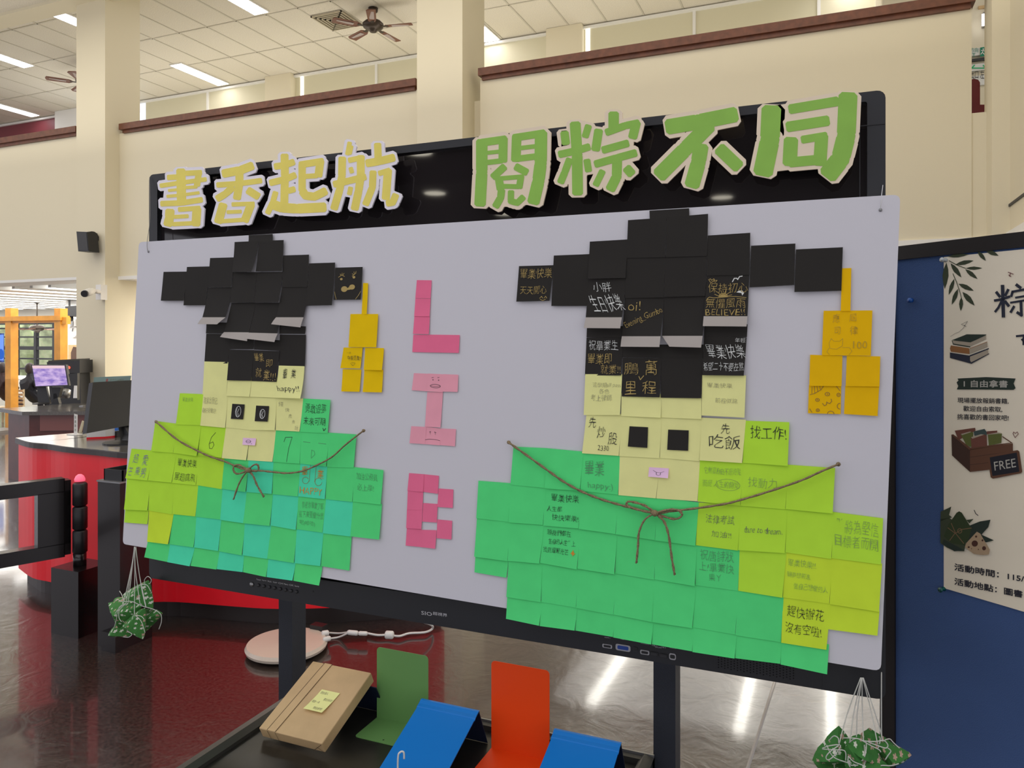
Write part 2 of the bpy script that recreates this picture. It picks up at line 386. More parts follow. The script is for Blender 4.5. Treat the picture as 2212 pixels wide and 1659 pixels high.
# rear low ceiling with round downlights (seen mirrored in the screen)
struct(B((-8, -6.5, 3.0), (3, -1.8, 3.2)).build('ceiling_rear', mat('rear_ceiling_paint', (.20, .18, .15), rough=.9)))
M_down = mat('downlight_lens', (.9, .9, .9), emit=(1, .93, .75), es=9)
for k, (px, py) in enumerate(((940, 418), (1090, 462), (1560, 427), (905, 330))):
    d = P(px, py); p = O+d*((2.985-H)/d.z); p.y = 2*1.475-p.y
    t = thing('downlight', 'round recessed rear ceiling downlight, %s mirrored in the display glass' % ('left one', 'middle one', 'right one', 'high one')[k], 'light', 'round downlights in the rear ceiling')
    MB().lathe((p.x, p.y, 2.985), [(.13, .02), (.13, 0), (.105, 0)], 20).build('trim_ring', M_white, t)
    MB().lathe((p.x, p.y, 2.98), [(.1, .018), (.1, .004)], 20).build('lens', M_down, t)
# ceiling fans
M_wood = mat('fan_blade_wood', (.18, .07, .04), rough=.5); M_cane = mat('woven_cane', (.45, .38, .36), rough=.8); M_bronze = mat('dark_bronze', (.06, .045, .035), rough=.35, metal=.6)
def fan(c, zt, zm, rot, label, r=.62):
    t = thing('ceiling_fan', label, 'fan')
    MB().lathe((c.x, c.y, zt-.08), [(.03, 0), (.07, .03), (.075, .08)], 16).build('canopy', M_bronze, t, True)
    MB().tube([(c.x, c.y, zt-.05), (c.x, c.y, zm+.05)], .014, 8).build('down_rod', M_bronze, t)
    MB().lathe((c.x, c.y, zm), [(.05, -.10), (.06, -.07), (.10, -.06), (.15, -.03), (.16, .02), (.12, .06), (.03, .08)], 20).build('motor', M_bronze, t, True)
    for k in range(5):
        a = rot+k*2*math.pi/5; d = Vector((math.cos(a), math.sin(a), 0)); w = Vector((-d.y, d.x, 0))
        c0 = Vector((c.x, c.y, zm-.03)); tilt = Vector((0, 0, .012))
        poly = [c0+d*.2-w*.04, c0+d*.25-w*.06-tilt, c0+d*(r-.02)-w*.07-tilt, c0+d*r-w*.04, c0+d*r+w*.04, c0+d*(r-.02)+w*.07+tilt, c0+d*.25+w*.06+tilt, c0+d*.2+w*.04]
        bl = MB().prism(poly, (0, 0, .008)).build('blade', M_wood, t)
        ip = [c0+d*.30-w*.035-Vector((0,0,.003)), c0+d*(r-.06)-w*.04-Vector((0,0,.003)), c0+d*(r-.06)+w*.04-Vector((0,0,.003)), c0+d*.30+w*.035-Vector((0,0,.003))]
        MB().prism(ip, (0, 0, .003)).build('cane_panel', M_cane, bl)
        MB().prism([c0+d*.1-w*.02, c0+d*.24-w*.03, c0+d*.24+w*.03, c0+d*.1+w*.02], (0, 0, .006)).build('blade_iron', M_bronze, t)
fc = atZ(806, 18, ZC)
fan(fc, ZC, H+680*5.05/717, math.radians(12), 'five-bladed wooden ceiling fan with cane panels, beside the middle column')
f2 = atD(184, 177, 13.7)
fan(f2, ZC, f2.z, math.radians(158), 'ceiling fan mostly hidden behind the left column, two blades showing')
f3 = atY(80, 709, 11.6)
fan(f3, ZS, f3.z, .3, 'small dark ceiling fan in the far room under the gallery', .42)
# ceiling vent
vx, vy = xs[vent_cell[0]]+tx/2, ys[vent_cell[1]]-ty/2
t = thing('ceiling_vent', 'square louvred air vent in the ceiling beside the fan', 'vent')
B((vx-.29, vy-.56, ZC+.001), (vx+.29, vy+.56, ZC+.012)).build('vent_plate', M_ceil, t)
B((vx-.25, vy-.25, ZC-.012), (vx+.25, vy+.25, ZC+.001)).build('vent_back', M_dark, t)
M_vent = mat('vent_louvre', (.50, .44, .32), rough=.5)
for k in range(5):
    r = .285-.052*k; m = MB(); w = .022
    m.box((vx-r, vy-r, ZC-.03), (vx+r, vy-r+w, ZC-.012)); m.box((vx-r, vy+r-w, ZC-.03), (vx+r, vy+r, ZC-.012)); m.box((vx-r, vy-r, ZC-.03), (vx-r+w, vy+r, ZC-.012)); m.box((vx+r-w, vy-r, ZC-.03), (vx+r, vy+r, ZC-.012))
    m.build('louvre', M_vent, t)
# ------------------------------------------------------------ the touch display on its stand
YT, YBD, YG = 1.46, 1.434, 1.472        # bezel front, white board front, glass
M_bez = mat('display_bezel', (.016, .017, .020), rough=.38, bump=(900, .02))
M_glass = mat('display_glass', (.016, .013, .014), rough=.035, spec=.55)
M_print = mat('white_print', (.62, .62, .62), rough=.5)
tl = atY(322, 378, YT); trr = atY(1913, 193, YT); br_z = atY(940, 1347, YT).z
X0, X1, Z1, Z0 = tl.x, trr.x, (tl.z+trr.z)/2, br_z-.004
TV = thing('touch_display', 'large black wall-sized touch display on a stand behind the white note board', 'display')
def ring(outer, inner, y0, y1):
    m = MB(); n = len(outer)
    vs = [(x, y0, z) for x, z in outer]+[(x, y0, z) for x, z in inner]+[(x, y1, z) for x, z in outer]+[(x, y1, z) for x, z in inner]
    fs = []
    for i in range(n):
        j = (i+1) % n
        fs += [(i, j, n+j, n+i), (2*n+i, 3*n+i, 3*n+j, 2*n+j), (i, 2*n+i, 2*n+j, j), (n+i, n+j, 3*n+j, 3*n+i)]
    return m.add(vs, fs)
cxm, czm, w_, h_ = (X0+X1)/2, (Z0+Z1)/2, X1-X0, Z1-Z0
chin = .058
outer = roundrect(cxm, czm, w_, h_, .014); inner = roundrect(cxm, czm+chin/2-.006, w_-.058, h_-chin-.022, .004)
ring(outer, inner, YT, YT+.06).build('bezel', M_bez, TV)
MB().prism([(x, YG, z) for x, z in roundrect(cxm, czm+chin/2-.006, w_-.05, h_-chin-.014, .004)], (0, .01, 0)).build('screen_glass', M_glass, TV)
MB().prism([(x, YT+.06, z) for x, z in roundrect(cxm, czm, w_-.06, h_-.06, .02)], (0, .035, 0)).build('rear_housing', M_black, TV)
MB().prism([(X0+.01, YT+.004, Z0), (X1-.01, YT+.004, Z0), (X1-.01, YT+.055, Z0-.016), (X0+.01, YT+.055, Z0-.016)], (0, 0, .012)).build('underside', M_black, TV)
# corner tab at the right of the frame
MB().prism([(X1-.002, YT+.03, Z1-.222), (X1+.022, YT+.03, Z1-.238), (X1+.022, YT+.03, Z1-.244), (X1-.002, YT+.03, Z1-.244)], (0, .03, 0)).build('side_bracket', M_black, TV)
B((X1-.075, YT-.0015, Z1-.06), (X1-.001, YT-.0001, Z1-.0585)).build('bezel_seam', M_black, TV)
B((X1-.0415, YT-.0008, Z0+.05), (X1-.040, YT+.001, Z1-.035)).build('bezel_groove', M_black, TV)
# panel split, speaker perforations, buttons, ports
def tv(px, py): p = atY(px, py, YT-.0004); return (p.x, p.z)
def ft(u, v, off): return (u, YT-off, v)
sx = tv(1776, 1478)[0]
B((sx-.0008, YT-.0006, Z0), (sx+.0008, YT+.001, Z0+chin)).build('panel_joint', M_black, TV)
m = MB(); a = tv(1552, 1422); c = tv(1715, 1452)
hx0, hx1 = a[0], tv(1714, 1470)[0]; hz0 = Z0+.010; hz1 = Z0+.036
nx = 24
for i in range(nx):
    for j in range(6):
        x = hx0+(hx1-hx0)*i/(nx-1); z = hz0+(hz1-hz0)*(j+.5*(i % 2))/5.5
        m.add([(x+.0013*math.cos(q), YT-.0005, z+.0013*math.sin(q)) for q in [k*math.pi/3 for k in range(6)]], [tuple(range(6))])
o = m.build('speaker_grille', mat('speaker_hole', (.002, .002, .002), rough=.9), TV); o['kind'] = 'stuff'
def txt(name, s, a, c, f, m_, parent, **k):
    m = MB(); write(m, f, s, a[0], a[1], c[0], c[1], **k); return m.build(name, m_, parent)
p0 = tv(547, 1262); p1 = tv(641, 1277)
for k in range(9):
    px = 547+(641-547)*k/8.0 if k else 544; py = 1262+(1278-1262)*k/8.0
    q = atY(px, py, YT)
    MB().lathe((q.x, YT-.004, q.z), [(.0028, 0), (.0042 if k else .006, .002), (.0042 if k else .006, .004)], 12, 'y').build('button', M_steel if not k else M_dark, TV, True)
    if k:
        a = tv(px-4.5, py-14.5); c = tv(px+5, py-9.5)
        txt('button_caption', ('Power', 'Input', 'Vol-', 'Vol+', 'CH', 'Menu', 'OK', 'Source')[k-1], (a[0], a[1]), (c[0], c[1]), ft, M_print, TV)
a = tv(910, 1319.5); c = tv(933, 1330); txt('maker_lettering', 'SIO', (a[0], a[1]), (c[0], c[1]-.001), ft, M_print, TV)
a = tv(935, 1321); c = tv(966, 1332); txt('maker_characters', '超視界', (a[0], a[1]), (c[0], c[1]-.001), ft, M_print, TV)
q = tv(676, 1278); MB().lathe((q[0], YT-.001, q[1]), [(.002, 0), (.002, .002)], 10, 'y').build('sensor_dot', M_black, TV)
M_port = mat('port_metal', (.5, .5, .52), rough=.3, metal=.9); M_blue = mat('blue_port_plastic', (.02, .06, .30), rough=.5)
def port(px, py, w, h, rim, core, cap, cl=9):
    x, z = tv(px, py); m = MB(); m.prism([(u, YT-.0016, v) for u, v in roundrect(x, z, w, h, h*.3)], (0, .0016, 0)); o = m.build('port', rim, TV)
    MB().prism([(u, YT-.0022, v) for u, v in roundrect(x, z, w*.74, h*.58, h*.2)], (0, .0008, 0)).build('socket', core, o)
    if cap:
        a = tv(px-cl, py-20); c = tv(px+cl, py-16); txt('port_caption', cap, (a[0], a[1]), (c[0], c[1]), ft, M_print, TV)
port(1312, 1395.5, .020, .0075, M_port, M_black, 'HDMI 1', 6)
port(1346, 1399, .030, .0125, M_port, M_blue, 'VGA 1', 6)
port(1373, 1402.5, .0085, .0085, M_dark, M_black, 'AUDIO IN', 8)
port(1393, 1409, .018, .0085, M_port, M_black, 'MULTIMEDIA', 9)
port(1413, 1412.5, .017, .0085, M_black, M_dark, 'USB 1', 5)
port(1433, 1416.5, .017, .0085, M_black, M_dark, 'USB 2', 5)
port(1453, 1418, .013, .0125, M_port, M_black, 'TOUCH', 7)
a = tv(1415, 1396); c = tv(1429, 1401); txt('port_caption', 'OPS-PC', a, c, ft, M_print, TV)
# stand: two columns, cross bars, feet
ST = thing('display_stand', 'black steel stand with two square posts carrying the display', 'stand')
YL = 1.57
def lx(px): return atY(px, 1400, YL).x
legs = ((lx(602), lx(631)), (lx(1411.5), lx(1459)))
for x0, x1 in legs:
    B((x0, YL, .09), (x1, YL+.055, Z1-.25)).build('post', mat('powder_coated_steel', (.022, .026, .036), rough=.5, bump=(400, .08)), ST)
    B((x0-.012, YL-.5, .05), (x1+.012, YL+.35, .09)).build('foot', M_black, ST)
    for dy in (-.46, .31): MB().lathe(((x0+x1)/2, YL+dy, .026), [(.026, -.012), (.026, .012)], 14, 'x').build('caster', M_dark, ST)
for z in (1.2, 1.65): B((legs[0][0], YL-.008, z), (legs[1][1], YL+.0, z+.06)).build('cross_bar', M_black, ST)
# tray shelf
ZT = H-.88
TR = thing('display_shelf', 'black shelf tray with raised rim fixed below the display', 'shelf')
tx0, tx1, ty0, ty1 = -1.222, -.335, .93, 1.562
mt = mat('shelf_black_laminate', (.017, .016, .014), rough=.28, noise=(30, .2)); mrim = mat('shelf_rim_rubber', (.035, .034, .030), rough=.45)
B((tx0, ty0, ZT-.03), (tx1, ty1, ZT)).build('shelf_board', mt, TR)
m = MB(); m.prism([(tx0, ty0, ZT-.03), (tx0+.035, ty0, ZT-.03), (tx0+.035, ty0, ZT+.008), (tx0+.022, ty0, ZT+.017), (tx0, ty0, ZT+.012)], (0, ty1-ty0, 0)); m.build('side_rim', mrim, TR)
m = MB(); m.prism([(tx1, ty0, ZT-.03), (tx1-.03, ty0, ZT-.03), (tx1-.03, ty0, ZT+.008), (tx1-.02, ty0, ZT+.017), (tx1, ty0, ZT+.012)], (0, ty1-ty0, 0)); m.build('side_rim', mrim, TR)
B((tx0, ty1-.02, ZT-.03), (tx1, ty1-.004, ZT+.012)).build('rear_rim', mrim, TR)
B((tx0+.03, ty1-.004, ZT+.002), (tx1, ty1, ZT+.017)).build('rim_strip', M_steel, TR)
# ------------------------------------------------------------ white board
M_board = mat('white_foam_board', (.72, .71, .75), rough=.75)
def bd(px, py, off=0): return atY(px, py, YBD-off)
cor = [(300, 523), (1945, 420), (1903, 1450), (265, 1175)]
bc = [bd(*c) for c in cor]
BO = thing('display_board', 'big white foam board covered with sticky notes, hung on the display', 'board')
pts = []
for i in range(4):              # rounded corners
    p = bc[i]; a = (bc[i-1]-p).normalized(); c = (bc[(i+1) % 4]-p).normalized(); r = .012
    for k in range(5):
        t = k/4; pts.append(p+a*r*(1-t)**2+c*r*t**2)
MB().prism(pts, (0, .006, 0)).build('foam_panel', M_board, BO)
M_thread = mat('grey_thread', (.30, .28, .24), rough=.7)
MB().tube(arcpts([atY(323, 383, YT-.004), atY(324, 470, 1.438), atY(318, 522, YBD-.004), bd(319, 542, .002)]), .0007, 5).build('hanging_thread', M_thread, BO)
MB().tube(arcpts([atY(1907, 400, YT-.004), atY(1904, 425, 1.438), bd(1903, 440, .004), bd(1902, 452, .002)]), .0007, 5).build('hanging_thread', M_print, BO)
for p in ((319, 543), (1902, 453)): MB().lathe(bd(*p, .003), [(.0015, 0), (.003, .0015), (.003, .003)], 8, 'y').build('pin', M_steel, BO)

# ------------------------------------------------------------ sticky notes
kb = (.60, .585, .63)
NC = {'lime': ((150, 200, 52), 'lime green'), 'lime2': ((166, 204, 48), 'yellowish lime'), 'green': ((70, 182, 108), 'green'), 'teal': ((64, 184, 148), 'teal green'),
      'yellow': ((226, 220, 132), 'pale yellow'), 'black': ((33, 31, 30), 'black'), 'gold': ((216, 158, 3), 'golden yellow'), 'gold_dim2': ((200, 149, 4), 'golden yellow'),  # second gold: same paper, coloured darker for weaker light on the right tassel
      'pink': ((243, 90, 124), 'deep pink'), 'rose': ((245, 130, 148), 'light pink'), 'lip': ((222, 160, 190), 'pale pink')}
NM = {k: pm('%s_note_paper' % v[1].replace(' ', '_')+('_b' if k[-1] == '2' else ''), v[0], (.545, .54, .59), rough=.85 if k != 'black' else .7, noise=(25, .03), spec=.2) for k, v in NC.items()}
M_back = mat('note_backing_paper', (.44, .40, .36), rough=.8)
INK = {'black': mat('black_ink', (.012, .012, .014), rough=.6), 'pencil': mat('pencil_graphite', (.16, .19, .12), rough=.6), 'gold': mat('gold_marker', (.46, .33, .10), rough=.4, metal=.2),
       'white': mat('white_marker', (.8, .82, .78), rough=.5), 'faint': mat('faint_pencil', (.10, .38, .16), rough=.7), 'brown': mat('brown_marker', (.33, .18, .03), rough=.6),
       'fainty': mat('faint_pencil_on_lime', (.30, .48, .10), rough=.7), 'purple': mat('purple_ink', (.25, .26, .36), rough=.6), 'gpen': mat('grey_pencil_on_yellow', (.38, .37, .22), rough=.7), 'opencil': mat('pencil_on_gold', (.52, .36, .03), rough=.7),
       'orange': mat('orange_ink', (.75, .32, .03), rough=.6)}
ORD = ['first', 'second', 'third', 'fourth', 'fifth', 'sixth', 'seventh', 'eighth', 'ninth', 'tenth', 'eleventh']
def note(zm, quad, col, layer, label, group, curl=None, inks=(), fold=None, cat='sticky note', name='sticky_note'):
    # zm: (x0, y0, scale) of the measured crop; quad TL TR BR BL; layer lifts it off the board
    q = [(zm[0]+x/zm[2], zm[1]+y/zm[2]) for x, y in quad]
    if curl is None: curl = random.uniform(.0005, .003)
    cx_ = random.uniform(-.6, 1.2)*curl
    base = .0006+layer*.0005
    w = [bd(*p) for p in q]
    def f(u, v, off=0):
        a = w[0].lerp(w[1], u); c = w[3].lerp(w[2], u); p = a.lerp(c, v)
        lift = base+curl*v*v+cx_*v*v*(u-.5)*(1 if v > 0 else 0)
        return Vector((p.x, YBD-max(base, lift)-off, p.z))
    nu, nv = 3, 5; vs = []; fs = []
    for j in range(nv+1):
        for i in range(nu+1): vs.append(f(i/nu, j/nv))
    for j in range(nv):
        for i in range(nu):
            a = j*(nu+1)+i; fs.append((a, a+nu+1, a+nu+2, a+1))
    o = tag(obj(name, vs, fs, NM[col], None, True), label, cat, group)
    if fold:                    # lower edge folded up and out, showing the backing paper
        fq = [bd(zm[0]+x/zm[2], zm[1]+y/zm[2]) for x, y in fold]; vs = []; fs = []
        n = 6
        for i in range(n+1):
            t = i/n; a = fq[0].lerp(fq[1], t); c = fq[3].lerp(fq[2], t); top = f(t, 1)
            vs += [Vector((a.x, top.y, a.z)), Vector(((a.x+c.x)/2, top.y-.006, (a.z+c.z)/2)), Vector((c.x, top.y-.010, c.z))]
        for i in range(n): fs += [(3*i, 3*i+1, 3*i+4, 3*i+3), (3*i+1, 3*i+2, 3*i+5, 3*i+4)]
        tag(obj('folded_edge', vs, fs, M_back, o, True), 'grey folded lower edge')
    for ink in inks:
        m = MB(); kind, color = ink[0], ink[1]
        if kind == 't':
            for line in ink[2]:
                s, u0, v0, u1, v1 = line[:5]; kw = line[5] if len(line) > 5 else {}
                write(m, f, s, u0, v0, u1, v1, jit=.05, thin=-.012, off=.0011, **kw)
            m.build('handwriting', INK[color], o)
        elif kind == 'd':
            for k, (pl, wd) in enumerate(ink[2]): ribbon(m, f, pl, wd, .0005+k*1e-5)
            m.build('drawing', INK[color], o)
        elif kind == 'f':
            for k, pl in enumerate(ink[2]): fill(m, f, pl, .0006+k*1e-5)
            m.build('filled_drawing', INK[color], o)
    return o
ZA, ZB_, ZCc, ZD, ZE = (250, 500, 3.403), (250, 840, 3.403), (1080, 440, 2.514), (1000, 840, 2.353), (840, 560, 2.37)
def rows(zm, region, group, table, texts, layer0):
    for r, (tops, bots, cols) in enumerate(table):
        n = 0
        for c, col in enumerate(cols):
            if col is None: continue
            n += 1; tl_, tr_, br_, bl_ = tops[c], tops[c+1], bots[c+1], bots[c]
            g = random.uniform(-2, 1); q = [(tl_[0]+1.0, tl_[1]-5), (tr_[0]+4, tr_[1]-5), (br_[0]-1.0, br_[1]+random.uniform(-2, 3)), (bl_[0]+.8, bl_[1]+random.uniform(-2, 3))]
            key = (r, c); ink = texts.get(key, ()); what = 'plain'
            if ink: what = ink[0]; ink = ink[1:]
            label = '%s %s note on %s, %s row from top, %s from left' % (what, NC[col][1], region, ORD[r], ORD[n-1])
            note(zm, q, col, layer0-r+(c % 2)*.5, label, group, inks=ink)
# left figure, robe
tab = [
 ([(482,36),(655,43),(832,50),(1010,62),(1190,68),(1388,75),(1585,85)], [(455,262),(635,266),(820,282),(1000,300),(1187,303),(1365,312),(1570,322)],
  ['lime','yellow','yellow','yellow','yellow','green']),
 ([(300,240),(460,260),(635,265),(820,280),(1000,290),(1187,303),(1370,314),(1575,325),(1775,338)], [(275,455),(435,466),(615,488),(793,505),(975,520),(1165,535),(1365,548),(1560,570),(1760,578)],
  ['lime','lime','lime','yellow','yellow','green','green','green']),
 ([(125,443),(280,457),(455,470),(625,488),(805,505),(985,520),(1165,535),(1365,548),(1560,570),(1760,578),(1972,600)], [(85,653),(250,667),(425,687),(600,705),(790,732),(970,753),(1160,770),(1350,788),(1550,808),(1750,828),(1960,848)],
  ['lime','lime','lime','lime','green','teal','green','teal','green','green']),
 ([(90,658),(258,670),(430,687),(615,705),(790,732),(970,753),(1160,770),(1350,788),(1550,808),(1750,828),(1960,848)], [(75,880),(248,890),(425,918),(595,935),(780,957),(950,983),(1145,1003),(1335,1030),(1530,1055),(1735,1080),(1948,1103)],
  ['lime','lime','lime','green','teal','green','teal','green','teal','green']),
 ([(77,880),(252,890),(430,918),(600,935),(780,957),(955,983),(1147,1003),(1337,1030),(1530,1055),(1737,1078)], [(70,982),(242,1118),(400,1140),(585,1163),(765,1188),(940,1220),(1124,1245),(1320,1277),(1515,1300),(1725,1330)],
  [None,'lime2','green','teal','green','teal','green','teal','green']),
 ([(242,1117),(405,1140),(585,1163),(770,1188),(945,1220),(1128,1245),(1325,1275),(1522,1300)], [(217,1235),(388,1268),(558,1298),(750,1322),(942,1345),(1115,1378),(1312,1405),(1508,1440)],
  ['green','teal','green','teal','green','teal','green']),
]
K = dict
tx_left = {
 (0,0): ('pencilled', ('t','fainty',[('畢業快樂',.15,.12,.6,.26)])),
 (0,1): ('two-line pencilled', ('t','gpen',[('離家出發記,',.05,.08,.62,.30),('自好好做好!',.05,.42,.6,.58)])),
 (0,4): ('diagonally pencilled', ('t','gpen',[('錢',.1,.12,.28,.26),('快',.36,.3,.52,.42),('去',.5,.48,.64,.6),('去',.66,.66,.78,.76),('玩',.8,.84,.94,.96)])),
 (0,5): ('black handwritten', ('t','black',[('勇敢追夢',.12,.14,.88,.42),('未來可期',.1,.54,.88,.78)]), ('d','black',[([(.82,.86),(.86,.93),(.92,.86)],.02)])),
 (1,2): ('single digit 6', ('d','black',[([(.62,.22),(.48,.38),(.42,.6),(.46,.74),(.56,.74),(.62,.62),(.56,.52),(.44,.58)],.014)])),
 (1,5): ('single digit 7', ('d','black',[([(.36,.36),(.4,.22),(.66,.20),(.56,.55),(.52,.97)],.013)])),
 (1,6): ('faint pencil face', ('d','faint',[([(.1,.32),(.35,.33)],.014),([(.65,.33),(.92,.34)],.014),([(.42,.55),(.42,.8),(.55,.68),(.52,.58),(.42,.55)],.012)])),
 (2,0): ('purple handwritten', ('t','purple',[('超',.18,.16,.42,.46),('愛',.62,.16,.86,.5),('芒',.08,.6,.26,.88),('果',.38,.58,.6,.86),('男',.64,.6,.86,.9)])),
 (2,2): ('two-line pencilled', ('t','black',[('畢業快樂',.12,.18,.92,.44),('展翅高飛',.08,.64,.94,.9)])),
 (2,7): ('brown HAPPY handwritten', ('t','orange',[('畢',.08,.08,.3,.36),('業',.66,.12,.9,.40),('HAPPY',.06,.7,.88,.9)]), ('d','brown',[([(.38,.02),(.38,.52)],.012),([(.6,.02),(.58,.52)],.012),(ell(.24,.5,.12,.1),.012),(ell(.72,.5,.13,.12),.012)])),
 (2,9): ('two-line pencilled', ('t','faint',[('加油公務員',.1,.14,.82,.34),('必上岸!',.14,.46,.72,.66)])),
 (3,7): ('three-line pencilled', ('t','faint',[('恭喜你畢業了耶',.16,.14,.94,.34),('接下來要做什麼',.06,.42,.98,.62),('呢(哈哈)',.12,.7,.7,.86)])),
}
rows(ZB_, 'left robe', "sticky notes of the left figure's body", tab, tx_left, 9)
note(ZB_, [(77,878),(250,888),(240,993),(70,980)], 'lime', 4.2, 'short lime green note at the lower left corner of the left robe', "sticky notes of the left figure's body")
# left figure, top row of the face and cap
note(ZA, [(662,955),(840,960),(825,1202),(650,1198)], 'yellow', 8, 'plain pale yellow note at the far left just under the left cap', "sticky notes of the left figure's face")
note(ZA, [(835,1060),(1010,1070),(1000,1213),(828,1207)], 'yellow', 8.4, 'plain pale yellow note under the left half of the left cap brim', "sticky notes of the left figure's face")
note(ZA, [(1010,1070),(1198,1070),(1190,1220),(1000,1213)], 'yellow', 8, 'plain pale yellow note under the gold lettering of the left cap', "sticky notes of the left figure's face")
note(ZA, [(1210,985),(1398,990),(1388,1224),(1188,1220)], 'yellow', 9, 'pale yellow note handwritten happy with two characters beside the left cap', "sticky notes of the left figure's face", curl=.007,
     inks=[('t','black',[('畢',.2,.1,.36,.42),('業',.52,.1,.7,.38),('happy!!',.06,.62,.9,.84,K(skew=-.1))])])
kc = [  # quad, layer, label, inks, fold, curl
 ([(988,30),(1165,20),(1167,82),(990,86)], 9, 'narrow black note overlapping the top edge of the board above the left cap', (), None),
 ([(888,80),(1065,72),(1035,300),(880,302)], 12, 'black note with lifted right edge in the top row of the left cap', (), None, .008),
 ([(1066,72),(1248,65),(1240,293),(1050,297)], 11.5, 'black note at the right of the top row of the left cap', (), None),
 ([(707,197),(887,192),(865,411),(692,413)], 11, 'black note left of the top pair on the left cap, one step down', (), None),
 ([(875,300),(1050,300),(1035,523),(862,525)], 10.5, 'plain black note in the middle of the left cap, left of the pair', (), None, .004),
 ([(1049,300),(1238,298),(1220,522),(1040,524)], 10, 'plain black note in the middle of the left cap, right of the pair', (), None, .006),
 ([(1243,178),(1432,172),(1420,410),(1235,412)], 9.8, 'black note right of the top pair on the left cap, one step down', (), None, .001),
 ([(535,262),(707,258),(672,543),(512,544)], 9, 'tall black note second from the left end of the left cap arm', (), None),
 ([(362,298),(536,296),(515,510),(345,510)], 8, 'black note at the far left end of the left cap arm', (), None),
 ([(1430,236),(1623,230),(1605,543),(1416,547)], 9, 'tall black note second from the right end of the left cap arm', (), None, .004),
 ([(1235,400),(1435,400),(1400,632),(1205,633)], 9, 'black note with folded edge at the right of the left cap', (), [(1205,632),(1400,632),(1397,706),(1190,683)], .006),
 ([(693,414),(872,412),(835,632),(668,632)], 10, 'black note with folded edge at the left of the left cap', (), [(668,632),(838,632),(797,684),(655,682)], .008),
 ([(862,525),(1040,524),(1003,743),(815,741)], 9, 'black note with folded edge low in the left cap, left of the pair', (), [(815,740),(1003,742),(1012,806),(808,776)], .005),
 ([(1038,524),(1235,524),(1208,749),(1005,746)], 8.5, 'black note with folded edge low in the left cap, right of the pair', (), [(1003,744),(1212,750),(1208,813),(1000,788)], .006),
 ([(675,670),(870,670),(860,752),(673,750)], 6, 'black note showing only as a band under the left folded edge of the left cap', (), None, .001),
 ([(673,752),(860,755),(832,970),(660,970)], 5.5, 'black note at the lower left corner of the left cap', (), None),
 ([(838,760),(1025,790),(1022,866),(843,866)], 5, 'black band note just below the folded pair on the left cap, left one', (), None, .001),
 ([(1028,790),(1215,800),(1215,878),(1026,868)], 4.8, 'black band note just below the folded pair on the left cap, right one', (), None, .001),
 ([(1213,690),(1405,698),(1400,754),(1212,752)], 6, 'black band note under the right folded edge of the left cap', (), None, .001),
 ([(1213,757),(1405,759),(1400,993),(1208,988)], 5.5, 'plain black note at the lower right corner of the left cap', (), None),
 ([(845,869),(1025,872),(1010,1097),(835,1093)], 10, 'plain black note at the bottom of the left cap, left of the gold lettering', (), None),
 ([(1025,873),(1213,880),(1195,1105),(1010,1098)], 9.6, 'black note with gold handwriting at the bottom of the left cap',
   [('t','gold',[('畢業',.06,.08,.42,.36,K(skew=-.2)),('即',.54,.28,.78,.52),('就',.16,.56,.4,.86),('業',.48,.62,.72,.96),('!!!',.76,.72,.96,.96)])], None),
 ([(1623,268),(1825,262),(1812,502),(1615,504)], 9, 'black note with a gold drawn face at the right end of the left cap arm',
   [('d','gold',[([(.14,.30),(.26,.23),(.36,.28)],.016),([(.2,.2),(.24,.25)],.014),([(.27,.17),(.27,.24)],.014),([(.34,.18),(.30,.24)],.014),([(.64,.28),(.78,.18)],.016),([(.64,.2),(.70,.24)],.014),([(.7,.14),(.72,.22)],.014),([(.78,.13),(.75,.2)],.014),
        ([(.02,.75),(.06,.88),(.1,.98)],.014),([(.99,.74),(.92,.86),(.82,.98)],.016)]),
    ('f','gold',[ell(.25,.36,.05,.035),ell(.71,.31,.05,.04),ell(.38,.67,.12,.09),ell(.66,.61,.11,.08),[(.38,.6),(.5,.64),(.66,.54),(.66,.68),(.5,.7),(.38,.74)]])], None),
]
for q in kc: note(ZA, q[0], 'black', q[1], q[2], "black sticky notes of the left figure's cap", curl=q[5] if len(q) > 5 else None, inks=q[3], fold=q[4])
tl_ = "golden sticky notes of the left tassel"
for q, l, ly, ik in (([(1825,380),(1862,380),(1855,610),(1815,608)], 'narrow golden strip note forming the cord of the left tassel', 6, ()),
 ([(1733,607),(1937,607),(1925,852),(1720,850)], 'large plain golden note below the cord of the left tassel', 7, ()),
 ([(1682,853),(1822,853),(1808,1007),(1660,1004)], 'golden note with small black handwriting on the left tassel', 6, [('t','black',[('一定',.22,.2,.44,.3),('中樂透業!!',.3,.38,.98,.62,K(skew=-.1)),('♡',.5,.72,.72,.88)])]),
 ([(1840,855),(1978,857),(1970,1019),(1831,1017)], 'plain golden note upper right of the lower part of the left tassel', 6, ()),
 ([(1675,1012),(1812,1014),(1800,1178),(1667,1175)], 'plain golden note lower left of the left tassel', 5, ()),
 ([(1833,1015),(1972,1016),(1965,1182),(1825,1179)], 'plain golden note lower right of the left tassel', 5, ())):
    note(ZA, q, 'gold', ly, l, tl_, inks=ik)
